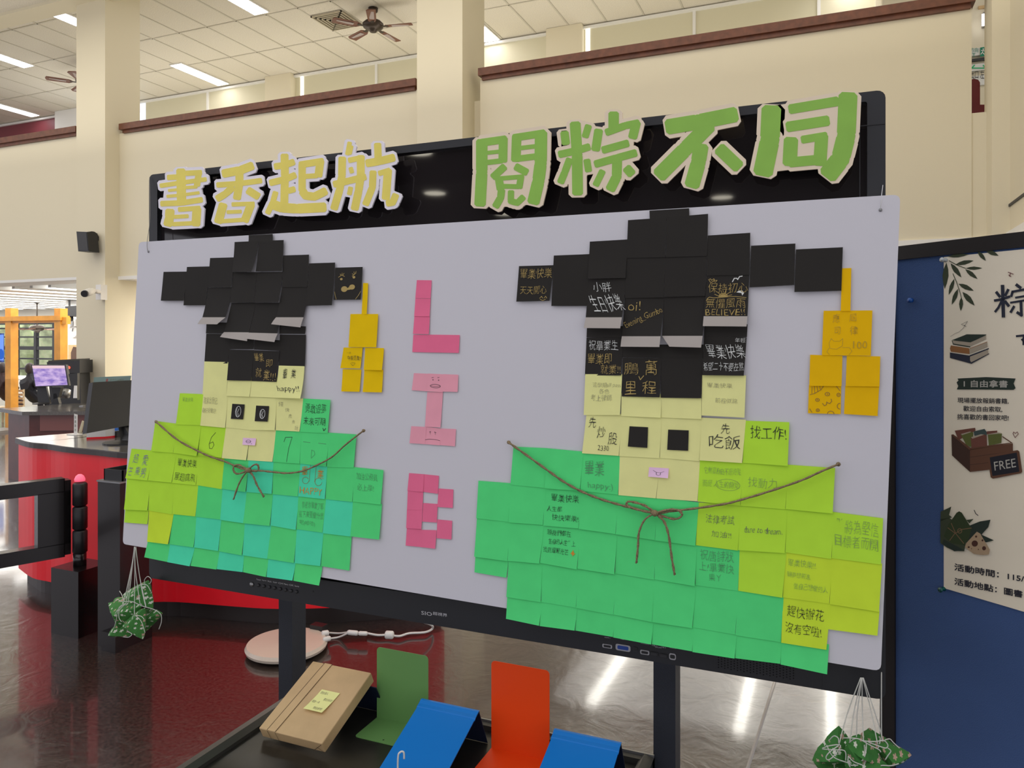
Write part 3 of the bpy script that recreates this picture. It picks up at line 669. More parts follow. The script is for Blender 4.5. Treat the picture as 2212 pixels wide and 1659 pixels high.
# eyes and mouths
note(ZB_, [(872,108),(963,113),(952,222),(862,218)], 'black', 13, 'small black square eye with a white swirl, left one of the left face', 'small square eyes of the paper faces', inks=[('d','white',[(ell(.55,.5,.22,.36,14)+[(.77,.5)],.03),([(.45,.2),(.4,.5),(.5,.82)],.03),([(.55,.6),(.62,.82)],.03),([(.6,.3),(.5,.55)],.03)])])
note(ZB_, [(1047,121),(1142,125),(1135,238),(1038,235)], 'black', 13, 'small black square eye with a white swirl, right one of the left face', 'small square eyes of the paper faces', inks=[('d','white',[(ell(.55,.52,.2,.3,14)+[(.75,.52)],.03),([(.45,.3),(.42,.55),(.5,.8)],.03),([(.6,.35),(.5,.6)],.03),([(.55,.6),(.62,.78)],.03)])])
note(ZB_, [(950,357),(1046,361),(1042,412),(946,408)], 'lip', 12, 'small pale pink mouth note with drawn lips on the left face', 'small pink mouths of the paper faces', inks=[('d','black',[(ell(.45,.5,.18,.22,12)+[(.63,.5)],.03),([(.27,.5),(.45,.56),(.63,.48)],.03),([(.7,.78),(.73,.8)],.05)])])
note(ZD, [(851,188),(945,193),(942,297),(844,290)], 'black', 13, 'plain small black square eye, left one of the right face', 'small square eyes of the paper faces')
note(ZD, [(1047,205),(1151,209),(1148,312),(1042,307)], 'black', 13, 'plain small black square eye, right one of the right face', 'small square eyes of the paper faces')
note(ZD, [(950,395),(1050,401),(1047,450),(946,443)], 'lip', 12, 'small pale pink mouth note with a drawn smile on the right face', 'small pink mouths of the paper faces', inks=[('d','black',[([(.22,.3),(.38,.48),(.6,.5),(.78,.36)],.02),([(.4,.5),(.4,.72),(.5,.8),(.6,.72),(.6,.5)],.02)])])
# right figure, robe and face
tabr = [
 ([(632,120),(810,132),(1010,142),(1215,150),(1436,160)], [(610,325),(797,337),(1003,350),(1205,362),(1422,373)], ['yellow','yellow','yellow','yellow']),
 ([(260,297),(430,305),(612,322),(800,337),(1003,350),(1206,362),(1424,373),(1652,388),(1888,405)], [(245,483),(420,500),(600,515),(793,535),(985,552),(1195,570),(1412,590),(1640,608),(1880,628)],
  ['green','green','green','yellow','yellow','lime','lime','lime']),
 ([(82,470),(247,483),(422,500),(605,515),(792,535),(988,552),(1197,580),(1416,590),(1645,608),(1882,628),(2131,660)], [(72,655),(238,675),(412,690),(593,707),(780,733),(980,762),(1185,793),(1400,815),(1638,828),(1873,858),(2125,890)],
  ['green','green','green','green','green','green','lime','lime','lime','lime']),
 ([(74,655),(240,673),(413,690),(597,705),(783,733),(982,762),(1187,795),(1407,812),(1642,828),(1876,858),(2126,890)], [(63,850),(232,870),(395,882),(585,910),(775,935),(975,965),(1182,995),(1400,1022),(1625,1055),(1863,1090),(2115,1130)],
  ['green','green','green','green','green','green','green','lime','lime2','lime2']),
 ([(66,850),(234,870),(402,885),(587,910),(780,935),(977,965),(1184,995),(1402,1022),(1627,1055),(1867,1090),(2117,1128)], [(60,933),(225,1053),(400,1082),(578,1110),(768,1143),(965,1180),(1168,1210),(1385,1245),(1618,1283),(1848,1320),(2106,1249)],
  [None,'green','green','green','green','green','green','green','lime2',None]),
 ([(227,1053),(402,1082),(580,1110),(770,1143),(967,1180),(1172,1210),(1390,1245),(1620,1283),(1857,1300)], [(222,1167),(393,1199),(573,1226),(766,1258),(961,1294),(1168,1330),(1383,1366),(1615,1395),(1852,1443)],
  ['green']*8),
]
tx_right = {
 (0,0): ('handwritten', ('t','black',[('先',.1,.12,.3,.36),('炒',.36,.32,.58,.6),('股',.68,.46,.92,.74),('2330',.42,.78,.72,.9)])),
 (0,3): ('large handwritten', ('t','black',[('先',.46,.12,.66,.34),('吃飯',.2,.38,.92,.70)])),
 (1,2): ('pencilled happy', ('t','faint',[('畢業',.08,.2,.6,.58),('happy:)',.2,.74,.86,.94)])),
 (1,5): ('two-line pencilled', ('t','fainty',[('它財富自由不是終點',.12,.16,.96,.32),('而是 人生的開始',.1,.46,.94,.62)]), ('d','fainty',[(ell(.68,.55,.28,.13,18)+[(.96,.55)],.01)])),
 (1,6): ('pencilled', ('t','fainty',[('找動力',.14,.34,.78,.56)])),
 (2,2): ('three-line black handwritten', ('t','black',[('畢業快樂',.18,.16,.94,.36),('人生都',.08,.48,.5,.62),('快快樂樂!',.24,.68,.98,.84)])),
 (2,6): ('handwritten', ('t','pencil',[('法律考試',.2,.26,.86,.46),('加油!!',.36,.62,.82,.76)])),
 (2,7): ('dare to dream', ('t','pencil',[('dare to dream.',.1,.46,.92,.60)])),
 (2,9): ('large pencilled', ('t','fainty',[('路將為堅信',.08,.12,.92,.42),('目標者而開',.06,.46,.92,.72)])),
 (3,2): ('small black handwritten', ('t','black',[('願我們都在',.12,.12,.76,.26),('各自的人生路上',.18,.34,.90,.48),('找到耀眼光芒',.06,.56,.74,.70)]), ('t','orange',[('✦',.8,.56,.92,.72)])),
 (3,6): ('pencilled', ('t','faint',[('祝唐詩狀',.1,.1,.86,.36),('上!畢業快',.08,.4,.88,.62),('樂ㄚ',.32,.66,.6,.84)])),
 (3,8): ('three-line pencilled', ('t','fainty',[('畢業快樂!!',.06,.14,.66,.3),('朝夢想前進',.06,.42,.56,.54),('做自己想做的人',.22,.64,.94,.78)])),
 (4,8): ('two-line black handwritten', ('t','black',[('趕快辦花',.1,.18,.88,.42),('沒有空啦!',.08,.54,.86,.76)])),
}
rows(ZD, 'right robe', "sticky notes of the right figure's body", tabr, tx_right, 9)
note(ZD, [(66,848),(234,868),(225,957),(62,930)], 'green', 4.2, 'short green note at the lower left corner of the right robe', "sticky notes of the right figure's body")
note(ZD, [(1867,1085),(2117,1125),(2106,1249),(1857,1218)], 'lime2', 4.2, 'short yellowish lime note at the lower right of the right robe', "sticky notes of the right figure's body")
note(ZD, [(1435,160),(1660,168),(1652,388),(1423,373)], 'lime', 9.2, 'lime green handwritten note with exclamation mark, beside the right face', "sticky notes of the right figure's body", inks=[('t','black',[('找工作!',.14,.12,.94,.42)])])
fr = "sticky notes of the right figure's face"
note(ZCc, [(468,925),(668,925),(657,1146),(460,1146)], 'yellow', 10, 'pale yellow pencilled note at the left below the right cap', fr, inks=[('t','gpen',[('這學期all pass',.22,.2,.98,.34),('各色',.4,.36,.68,.48),('考上律師',.18,.50,.76,.66)])])
note(ZD, [(810,20),(1012,25),(1010,145),(808,136)], 'yellow', 9.8, 'plain pale yellow strip note under the right cap, left one', fr)
note(ZD, [(1012,25),(1215,25),(1215,152),(1010,144)], 'yellow', 9.5, 'plain pale yellow strip note under the right cap, right one', fr)
note(ZCc, [(1100,925),(1338,932),(1330,1160),(1098,1148)], 'yellow', 9.6, 'pale yellow faintly pencilled note at the right below the right cap', fr, inks=[('t','gpen',[('畢業快樂',.12,.2,.7,.32),('前程似錦',.32,.56,.82,.68)])])
# right figure, cap
kr = [
 ([(815,40),(1030,27),(1032,92),(817,97)], 9, 'narrow black note overlapping the top edge of the board above the right cap', (), None),
 ([(700,92),(908,78),(903,293),(692,297)], 12, 'plain black note at the left of the top row of the right cap', (), None),
 ([(909,77),(1133,58),(1128,286),(905,293)], 11.6, 'plain black note at the right of the top row of the right cap', (), None),
 ([(493,208),(699,196),(687,405),(485,410)], 11, 'plain black note left of the top pair on the right cap, one step down', (), None, .004),
 ([(692,296),(904,292),(893,510),(682,514)], 10.8, 'plain black note in the middle of the right cap, left of the pair', (), None, .001),
 ([(903,292),(1127,285),(1118,502),(895,508)], 10.4, 'plain black note in the middle of the right cap, right of the pair', (), None, .002),
 ([(1131,175),(1361,160),(1357,388),(1125,392)], 10, 'plain black note right of the top pair on the right cap, one step down', (), None),
 ([(297,283),(494,275),(477,556),(284,556)], 9, 'tall plain black note second from the left end of the right cap arm', (), None),
 ([(1365,230),(1605,218),(1598,443),(1357,456)], 9, 'plain black note second from the right end of the right cap arm', (), None),
 ([(1608,250),(1862,238),(1853,474),(1600,481)], 8.6, 'plain black note at the right end of the right cap arm', (), None),
 ([(108,340),(296,335),(275,528),(95,533)], 8, 'black note with gold handwriting at the left end of the right cap arm', [('t','gold',[('畢業快樂',.06,.08,.98,.36),('天天開心',.1,.58,.88,.80)]), ('d','gold',[([(.7,.92),(.75,.87),(.79,.92)],.015),([(.83,.92),(.87,.87),(.91,.92)],.015),([(.72,.95),(.8,.99),(.88,.95)],.013)])], None),
 ([(485,409),(690,404),(672,618),(473,618)], 9, 'black note with large white handwriting and folded edge at the left of the right cap', [('t','white',[('小胖',.14,.1,.62,.34,K(skew=-.15)),('生日快樂',.12,.42,.96,.86,K(skew=-.25,rot=-.06))])], [(473,618),(672,618),(670,678),(470,676)], .006),
 ([(682,513),(895,507),(880,720),(668,720)], 9, 'black note with slanting gold handwriting and folded edge on the right cap', [('t','gold',[('oi!',.1,.1,.42,.34),('Evening_Gumbo',.02,.42,1.02,.64,K(rot=-.42))])], [(668,720),(880,720),(880,778),(668,776)], .006),
 ([(894,508),(1120,501),(1107,718),(885,718)], 8.6, 'plain black note with curled folded edge at the centre of the right cap', (), [(885,718),(1107,718),(1103,781),(930,776)], .006),
 ([(1124,392),(1355,387),(1347,612),(1112,612)], 9, 'black note with gold sunrise drawing and BELIEVE lettering on the right cap',
   [('t','gold',[('保持初心',.06,.19,.98,.43),('無懼風雨',.03,.56,.94,.80),('BELIEVE!!',.04,.83,.94,.98)]),
    ('d','gold',[([(.05,.57),(.1,.53),(.2,.55),(.35,.54),(.5,.53),(.7,.52),(.95,.55)],.014),(ell(.42,.52,.1,.08,8,180,360),.02),([(.3,.5),(.22,.46)],.014),([(.33,.45),(.27,.4)],.014),([(.38,.42),(.36,.37)],.014),([(.46,.42),(.48,.36)],.014),([(.51,.46),(.58,.41)],.014),([(.54,.5),(.62,.48)],.014),([(.1,.16),(.06,.1),(.1,.08),(.13,.12),(.18,.08),(.2,.12),(.11,.18)],.014),([(.2,.16),(.18,.12),(.22,.12),(.26,.12),(.22,.17)],.012)]),
    ('f','gold',[ell(.42,.53,.09,.07,8,180,360)]), ('d','white',[([(.62,.16),(.66,.08),(.72,.08),(.74,.11),(.78,.04),(.84,.03)],.022)]), ('f','white',[[(.72,.42),(.78,.38),(.86,.38),(.9,.44),(.86,.5),(.84,.44)]])],
   [(1112,612),(1347,612),(1345,668),(1112,666)], .006),
 ([(475,665),(675,665),(668,727),(473,725)], 5, 'black band note between folded edge and lower note at left of the right cap', (), None, .001),
 ([(473,726),(670,726),(663,932),(465,932)], 5.5, 'black note with white and gold handwriting at the lower left of the right cap', [('t','white',[('祝畢業生',.08,.08,.88,.34)]),('t','gold',[('畢業即',.06,.42,.72,.70),('就業!!',.44,.72,.98,.96)])], None),
 ([(1112,655),(1346,655),(1342,724),(1110,722)], 5, 'black band note under the sunrise note of the right cap', (), None, .001),
 ([(1110,722),(1341,725),(1327,933),(1103,930)], 8, 'black note filled with white handwriting at the lower right of the right cap', [('t','white',[('畢業快樂',.08,.2,.98,.56,K(skew=-.12)),('希望二十不要在熬',.02,.66,.98,.88),('年輕',.74,.02,.98,.14)])], None, .006),
 ([(668,765),(883,765),(880,837),(667,835)], 5, 'black band note left of centre near the bottom of the right cap', (), None, .001),
 ([(882,765),(1106,765),(1104,840),(880,838)], 4.8, 'black band note right of centre near the bottom of the right cap', (), None, .001),
 ([(670,836),(881,838),(873,1050),(667,1045)], 11, 'black note with four large gold characters at the bottom of the right cap', [('t','gold',[('鵬',.05,.12,.42,.42),('萬',.6,.06,.9,.42),('里',.08,.60,.38,.94),('程',.54,.60,.9,.92)]),('d','gold',[([(.44,.48),(.48,.56),(.56,.46)],.02)])], None),
 ([(880,838),(1104,839),(1097,1055),(877,1052)], 10.6, 'plain black note at the bottom right of the right cap', (), None),
]
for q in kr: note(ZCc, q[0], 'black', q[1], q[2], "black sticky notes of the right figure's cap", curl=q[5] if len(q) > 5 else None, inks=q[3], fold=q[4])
tr_ = "golden sticky notes of the right tassel"
for q, l, ly, ik in (([(1858,352),(1908,350),(1903,584),(1850,584)], 'narrow golden strip note forming the cord of the right tassel', 6, ()),
 ([(1758,582),(2022,580),(2013,826),(1748,823)], 'large golden note with a faint pencilled cat on the right tassel', 7, [('t','opencil',[('應',.2,.07,.34,.26),('屆',.54,.07,.68,.24),('司',.24,.36,.36,.52),('律',.56,.34,.72,.54),('100',.64,.68,.92,.84)]), ('d','opencil',[([(.16,.84),(.14,.72),(.18,.62),(.24,.68),(.36,.68),(.42,.62),(.42,.78),(.3,.86),(.16,.84)],.008),([(.42,.82),(.56,.82),(.62,.9),(.56,.98)],.008),([(.14,.84),(.1,.92),(.16,.98)],.008)])]),
 ([(1685,820),(1860,826),(1855,990),(1680,988)], 'plain golden note upper left of the lower part of the right tassel', 6.4, ()),
 ([(1883,825),(2065,829),(2060,992),(1877,990)], 'plain golden note upper right of the lower part of the right tassel', 6.4, ()),
 ([(1678,984),(1854,986),(1850,1142),(1673,1137)], 'golden note with brown spotted face drawing at the lower left of the right tassel', 5, [('d','brown',[([(.05,.34),(.18,.30),(.38,.16),(.46,.02)],.02),([(.1,.06),(.1,.3)],.015),([(.17,.04),(.19,.28)],.015),([(.25,.03),(.28,.22)],.015),([(.34,.02),(.36,.15)],.015),(ell(.28,.52,.06,.05)+[(.34,.52)],.02),(ell(.58,.31,.07,.06)+[(.65,.31)],.02),(ell(.92,.33,.05,.06)+[(.97,.33)],.02),(ell(.3,.88,.05,.05)+[(.35,.88)],.02),([(.44,.64),(.5,.72),(.56,.68),(.57,.58)],.02),([(.57,.6),(.66,.64),(.72,.56),(.7,.48)],.02),([(.84,.02),(.96,.18)],.02),([(.05,.84),(.12,.96)],.02),(ell(.7,1.0,.1,.1,8,180,360),.02),(ell(.97,.72,.08,.1,8,90,270),.02)]), ('f','brown',[ell(.28,.52,.02,.018),ell(.58,.31,.02,.018),ell(.92,.33,.018,.018),ell(.3,.88,.02,.018)])]),
 ([(1875,988),(2059,991),(2050,1152),(1868,1141)], 'plain golden note at the lower right of the right tassel', 5, ())):
    note(ZCc, q, 'gold_dim2', ly, l, tr_, inks=ik)
# pink letters down the middle
gL = 'pink note halves spelling letters down the middle'
PL = [('pink', [(145,107),(221,108),(216,201),(138,200)], 'top note of the deep pink letter L'), ('pink', [(138,201),(216,202),(212,293),(133,292)], 'second note down the stem of the deep pink letter L'),
 ('pink', [(133,292),(212,293),(209,384),(127,382)], 'third note down the stem of the deep pink letter L'), ('pink', [(127,386),(206,387),(201,477),(122,475)], 'left note in the foot of the deep pink letter L'),
 ('pink', [(204,386),(288,387),(283,478),(199,477)], 'middle note in the foot of the deep pink letter L'), ('pink', [(288,387),(365,388),(361,480),(282,478)], 'right end note in the foot of the deep pink letter L'),
 ('rose', [(130,583),(206,586),(198,676),(120,670)], 'left note in the top bar of the light pink letter I'), ('rose', [(204,585),(284,589),(279,681),(196,675)], 'middle note with a drawn face in the top bar of the light pink letter I'),
 ('rose', [(283,588),(358,591),(355,679),(279,677)], 'right note in the top bar of the light pink letter I'), ('rose', [(199,679),(279,681),(273,770),(192,768)], 'upper stem note of the light pink letter I'),
 ('rose', [(193,767),(273,770),(268,860),(187,857)], 'lower stem note of the light pink letter I'), ('rose', [(117,854),(194,858),(188,946),(108,941)], 'left note in the bottom bar of the light pink letter I'),
 ('rose', [(192,857),(269,866),(264,952),(186,946)], 'middle note with a sad face in the bottom bar of the light pink letter I'), ('rose', [(268,866),(346,869),(341,957),(264,951)], 'right note in the bottom bar of the light pink letter I'),
 ('pink', [(106,1094),(183,1100),(178,1190),(98,1184)], 'top left note of the deep pink letter B'), ('pink', [(181,1100),(258,1108),(254,1200),(176,1190)], 'top right note of the deep pink letter B'),
 ('pink', [(99,1184),(178,1188),(175,1283),(96,1280)], 'second note down the left side of the deep pink letter B'), ('pink', [(95,1280),(175,1283),(170,1380),(92,1375)], 'third note down the left side of the deep pink letter B'),
 ('pink', [(94,1375),(170,1380),(165,1472),(88,1465)], 'bottom left note of the deep pink letter B'), ('pink', [(178,1247),(252,1252),(248,1347),(173,1342)], 'middle note between the two holes of the deep pink letter B'),
 ('pink', [(170,1384),(247,1386),(241,1480),(165,1472)], 'bottom right note of the deep pink letter B'), ('pink', [(256,1173),(332,1178),(330,1272),(251,1267)], 'upper bulge note of the deep pink letter B'),
 ('pink', [(250,1331),(326,1338),(323,1433),(247,1427)], 'lower bulge note of the deep pink letter B')]
for k, (c, q, l) in enumerate(PL):
    ik = ()
    if k == 7: ik = [('d','black',[(ell(.52,.68,.32,.1,12)+[(.84,.68)],.02),([(.2,.68),(.52,.7),(.84,.66)],.015),([(.25,.22),(.36,.2)],.02),([(.62,.2),(.72,.18)],.02)]),('f','black',[ell(.34,.34,.03,.03),ell(.7,.34,.03,.03)])]
    if k == 12: ik = [('d','black',[([(.02,.74),(.3,.68),(.7,.68),(.98,.72)],.02),([(.25,.28),(.36,.26)],.02),([(.58,.26),(.7,.28)],.02),([(.3,.22),(.33,.4)],.015),([(.62,.22),(.66,.4)],.015)])]
    note(ZE, q, c, 2+.5*(k % 3), l, gL, curl=random.uniform(.0003, .0015), inks=ik)
# ------------------------------------------------------------ twine bows
M_twine = mat('jute_twine', (.27, .20, .11), rough=.9, noise=(400, .4))
def twine(zm, main, loops, tails, knot, label, lift):
    f = lambda p, o=0: bd(zm[0]+p[0]/zm[2], zm[1]+p[1]/zm[2], lift+o)
    t = thing('twine_bow', label, 'twine', 'twine bows tied across the robes')
    def strand(name, pts, lo=0):
        pp = arcpts([f(p, lo+.002*math.sin(i)) for i, p in enumerate(pts)], 5)
        m = MB()
        for ph in (0, math.pi):          # two twisted plies
            q = []
            for i, p in enumerate(pp):
                a = i*1.1+ph; q.append(p+Vector((.0009*math.cos(a), .0009*math.sin(a), .0009*math.cos(a))))
            m.tube(q, .0017, 5)
        m.build(name, M_twine, t, True)
    strand('cord', main)
    for l in loops: strand('loop', l, .003)
    for l in tails: strand('tail', l, .003)
    k = f(knot, .006); MB().lathe(k, [(.002, -.006), (.0065, -.003), (.007, 0), (.0065, .003), (.002, .006)], 10).build('knot', M_twine, t, True)
    for p in (main[0], main[-1]): MB().lathe(f(p, .001), [(.004, 0), (.003, .004)], 8, 'y').build('glued_end', M_twine, t, True)
twine(ZB_, [(293,242),(320,262),(455,375),(615,462),(700,500),(805,535),(895,575),(975,598),(1060,602),(1160,612),(1260,620),(1370,605),(1480,560),(1590,500),(1690,410),(1820,308)],
 [[(975,598),(900,625),(868,605),(868,570),(905,560),(975,598)], [(975,598),(1010,562),(1040,556),(1050,580),(1038,605),(975,600)]],
 [[(975,598),(945,630),(905,700),(866,812)], [(975,598),(1010,640),(1040,710),(1090,795)]], (975, 598), 'brown jute twine tied in a bow across the left robe', .014)
twine(ZD, [(232,272),(300,320),(425,410),(510,470),(600,520),(700,560),(800,590),(880,610),(975,632),(1060,622),(1200,605),(1330,585),(1410,565),(1560,520),(1720,465),(1820,420),(1908,383)],
 [[(975,632),(900,617),(838,595),(842,573),(920,592),(975,630)], [(975,632),(1050,613),(1100,620),(1112,645),(1072,662),(975,634)]],
 [[(975,632),(925,665),(895,730),(890,800),(882,885)], [(975,632),(1020,670),(1045,740),(1062,860),(1077,945)]], (975, 632), 'brown jute twine tied in a bow across the right robe', .014)
# ------------------------------------------------------------ cut-out title characters
def brush(zm, strokes, fills, name_lab, border, face_m, back_m, label):
    yl = YBD-.004
    def w(x, y, o): p = atY(zm[0]+x/zm[2], zm[1]+y/zm[2], yl); return Vector((p.x, yl-o, p.z))
    t = thing('character_cutout', label, 'lettering', 'cut-out title characters along the top of the display')
    def slab(m, poly, y0, y1): m.add([w(x, y, y0) for x, y in poly]+[w(x, y, y1) for x, y in poly], [tuple(range(len(poly))), tuple(range(len(poly), 2*len(poly)))]+[(i, (i+1) % len(poly), (i+1) % len(poly)+len(poly), i+len(poly)) for i in range(len(poly))])
    for part, extra, y0, y1 in (('backing', border, -.004, .0), ('brush_face', 0, .0001, .0006)):
        m = MB(); k = 0
        for st in strokes:
            pts, wd = st[0], st[1]
            if part == 'brush_face' and len(st) > 2: pass
            hw = wd/2+extra
            rj = hw if extra else hw*.98
            for i in range(len(pts)-1):
                (ax, ay), (bx_, by) = pts[i], pts[i+1]; L = math.hypot(bx_-ax, by-ay) or 1; dx, dy = (bx_-ax)/L, (by-ay)/L; nx_, ny_ = -dy, dx
                e0 = (hw*.25 if not extra else extra*.9) if i == 0 else 0; e1 = (hw*.25 if not extra else extra*.9) if i == len(pts)-2 else 0
                c = .35*hw   # clipped corners so that the ends look brushed
                poly = [(ax-dx*e0+nx_*(hw-c), ay-dy*e0+ny_*(hw-c)), (ax-dx*(e0-c)+nx_*hw, ay-dy*(e0-c)+ny_*hw), (bx_+dx*(e1-c)+nx_*hw, by+dy*(e1-c)+ny_*hw), (bx_+dx*e1+nx_*(hw-c), by+dy*e1+ny_*(hw-c)),
                        (bx_+dx*e1-nx_*(hw-c), by+dy*e1-ny_*(hw-c)), (bx_+dx*(e1-c)-nx_*hw, by+dy*(e1-c)-ny_*hw), (ax-dx*(e0-c)-nx_*hw, ay-dy*(e0-c)-ny_*hw), (ax-dx*e0-nx_*(hw-c), ay-dy*e0-ny_*(hw-c))]
                slab(m, poly, y0, y1+k*2e-6); k += 1
                if i > 0: slab(m, ell(ax, ay, rj, rj, 14), y0, y1+k*2e-6); k += 1
        if extra:
            for poly in fills: slab(m, poly, y0, y1)
        m.build(part, back_m if extra else face_m, t)
M_yel = pm('brushed_yellow_paint', (203, 176, 84), (.545,.54,.6), rough=.6, noise=(20, .05)); M_lil = pm('lilac_white_card', (192, 188, 204), .56, rough=.7)
M_grn = pm('brushed_green_paint', (112, 152, 62), (.545,.54,.6), rough=.6, noise=(20, .05)); M_bei = pm('beige_card', (190, 176, 154), .56, rough=.7)
Z1_, Z2_, Z3_, Z4_ = (250, 300, 6.32), (560, 240, 6.379), (1000, 220, 5.267), (1000, 180, 2.458)
brush(Z1_, [([(890,420),(900,850)],125),([(960,470),(1170,460)],75),([(710,528),(860,520)],75),([(610,640),(880,600),(1235,552)],62),([(1135,460),(1110,640)],85),([(720,705),(880,690)],40),([(960,665),(1110,655)],45),([(700,785),(880,770),(1140,735)],44),([(620,885),(900,875),(1180,830)],78),
 ([(742,970),(735,1080),(712,1180)],125),([(860,965),(1150,945)],68),([(1110,950),(1095,1180)],120),([(800,1065),(990,1055)],55),([(780,1165),(1080,1150)],60)],
 [[(680,480),(1150,460),(1130,900),(1100,1180),(720,1180),(640,880)]], '', 42, M_yel, M_lil, 'yellow brushed character with white border, leftmost of the title')
brush(Z1_, [([(1465,475),(1700,430),(1870,365)],118),([(1690,450),(1690,600),(1655,820)],108),([(1385,630),(1690,610),(1990,570)],76),([(1600,660),(1500,750),(1385,820)],98),([(1805,700),(1950,790)],105),([(1470,890),(1400,1140)],118),([(1590,895),(1890,885)],60),([(1850,890),(1760,1125)],112),([(1520,1000),(1715,992)],52),([(1440,1125),(1740,1105)],58)],
 [[(1400,640),(1950,600),(1950,800),(1850,1130),(1420,1150),(1420,860)]], '', 42, M_yel, M_lil, 'yellow brushed character with white border, second from the left of the title')
brush(Z2_, [([(350,600),(355,900),(345,1290)],108),([(215,765),(350,745),(480,700)],92),([(150,990),(360,940),(500,880)],92),([(400,1100),(490,1075)],85),([(228,1115),(190,1250),(115,1410)],78),([(200,1290),(300,1330),(520,1345),(910,1325)],135),
 ([(560,740),(880,690)],95),([(845,680),(815,900)],108),([(640,900),(800,890)],70),([(592,730),(592,1100)],100),([(595,1100),(640,1165),(760,1180),(920,1100)],115)],
 [[(200,1000),(420,1000),(620,1180),(600,1330),(180,1330)], [(540,700),(840,700),(700,900),(640,900),(620,1100),(560,1100)]], '', 42, M_yel, M_lil, 'yellow brushed character with white border, third from the left of the title')
brush(Z2_, [([(1248,430),(1228,530),(1215,600)],62),([(1265,480),(1240,590)],70),([(1145,640),(1140,900),(1110,1080),(1030,1350)],105),([(1235,680),(1420,640)],76),([(1400,620),(1400,900),(1370,1100),(1315,1355)],108),([(1030,1010),(1240,960),(1465,905)],95),([(1260,780),(1280,850)],62),([(1262,1050),(1242,1150)],66),
 ([(1632,450),(1640,660)],100),([(1480,720),(1660,690),(1860,640)],110),([(1570,830),(1560,1050),(1465,1290)],96),([(1650,860),(1800,815)],76),([(1775,810),(1745,1210)],112),([(1760,1270),(1840,1260),(1885,1150)],96)],
 [[(1090,640),(1420,640),(1460,900),(1380,1180),(1120,1180),(1090,900)], [(1420,700),(1850,640),(1800,850),(1500,900),(1420,1300)]], '', 42, M_yel, M_lil, 'yellow brushed character with white border and flame-like top stroke, fourth of the title')
brush(Z3_, [([(215,440),(215,800),(195,1175)],130),([(210,465),(490,425)],88),([(460,410),(455,680)],100),([(280,580),(420,565)],46),([(280,690),(450,670)],60),
 ([(612,390),(602,670)],108),([(575,410),(930,355)],85),([(890,345),(885,700),(860,900),(800,1150)],140),([(660,525),(830,505)],50),([(600,650),(840,620)],72),
 ([(475,735),(340,860)],84),([(600,735),(730,805)],86),([(390,875),(690,850)],52),([(410,880),(430,1000)],90),([(660,860),(640,980)],75),([(440,960),(640,965)],55),([(440,1000),(430,1090),(370,1195)],84),([(548,1015),(545,1130),(620,1150),(690,1080)],72)],
 [[(160,430),(940,330),(960,700),(860,1160),(400,1200),(160,1180)]], '', 42, M_grn, M_bei, 'green brushed character with beige border, first of the four green ones')
brush(Z3_, [([(1155,345),(1172,480)],95),([(1277,240),(1300,600),(1305,1050)],122),([(1430,270),(1390,400)],80),([(1095,600),(1300,555),(1440,510)],84),([(1215,650),(1160,800),(1110,920)],82),([(1410,660),(1430,790)],80),([(1715,125),(1715,300)],118),([(1545,320),(1510,550)],100),([(1630,350),(1850,270),(2000,240)],84),([(1975,230),(1930,410)],104),
 ([(1590,550),(1880,470)],86),([(1505,710),(1750,640),(1970,580)],88),([(1755,660),(1750,850),(1675,1000)],112),([(1590,785),(1510,950)],76),([(1860,750),(1925,825)],104)],
 [[(1120,330),(1450,300),(1620,340),(1960,260),(1930,600),(1860,800),(1680,1000),(1530,930),(1480,700),(1330,1000),(1120,900)]], '', 42, M_grn, M_bei, 'green brushed character with beige border, second of the four green ones')
brush(Z4_, [([(1085,232),(1250,205),(1450,165)],82),([(1310,220),(1180,350),(1040,490)],80),([(1265,330),(1250,420),(1215,545)],80),([(1360,345),(1465,445)],68)],
 [[(1160,230),(1330,200),(1300,330),(1240,360)]], '', 21, M_grn, M_bei, 'green brushed four-stroke character with beige border, third of the green ones')
brush(Z4_, [([(1638,130),(1630,300),(1592,480)],104),([(1735,138),(1990,95)],52),([(2045,60),(2035,280),(2005,400),(1935,490)],100),([(1722,232),(1940,198)],56),([(1742,295),(1735,430)],76),([(1800,300),(1930,278)],42),([(1905,275),(1895,430)],70),([(1735,420),(1900,405)],54)],
 [[(1640,120),(2040,60),(2020,300),(1900,440),(1640,470)]], '', 21, M_grn, M_bei, 'green brushed box-shaped character with beige border, rightmost of the title')
# ------------------------------------------------------------ things on the shelf
M_kraft = mat('kraft_wrapping_paper', (.64, .44, .22), rough=.65, noise=(14, .08), bump=(25, .25))
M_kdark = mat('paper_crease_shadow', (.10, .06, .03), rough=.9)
par = thing('wrapped_parcel', 'brown paper wrapped book leaning back on a blue stand, yellow note on it', 'parcel')
a, c, d_, e = Vector((-1.154, 1.309, H-.851)), Vector((-.986, 1.309, H-.851)), Vector((-.974, 1.477, H-.767)), Vector((-1.138, 1.477, H-.767))
nrm = (c-a).cross(e-a).normalized()
if nrm.z < 0: nrm = -nrm
th_ = -nrm*.028
m = MB(); m.prism([a, c, d_, e], th_); o = m.build('wrapped_block', M_kraft, par)
bv = o.modifiers.new('round', 'BEVEL'); bv.width = .0022; bv.segments = 2
def pf(u, v, off=0): return a.lerp(c, u).lerp(e.lerp(d_, u), 1-v)+nrm*off     # v runs down the face
def pfr(u, v, off=0): return a.lerp(c, u)+th_*v+Vector((0, -off, 0))-(e-a).normalized()*off
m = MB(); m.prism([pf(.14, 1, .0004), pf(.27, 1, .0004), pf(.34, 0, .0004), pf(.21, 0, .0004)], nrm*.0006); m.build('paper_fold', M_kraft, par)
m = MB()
for u0, u1 in ((.14, .21), (.27, .34)): ribbon(m, pf, [(u0, 1.0), (u1, 0)], .008, .0012)
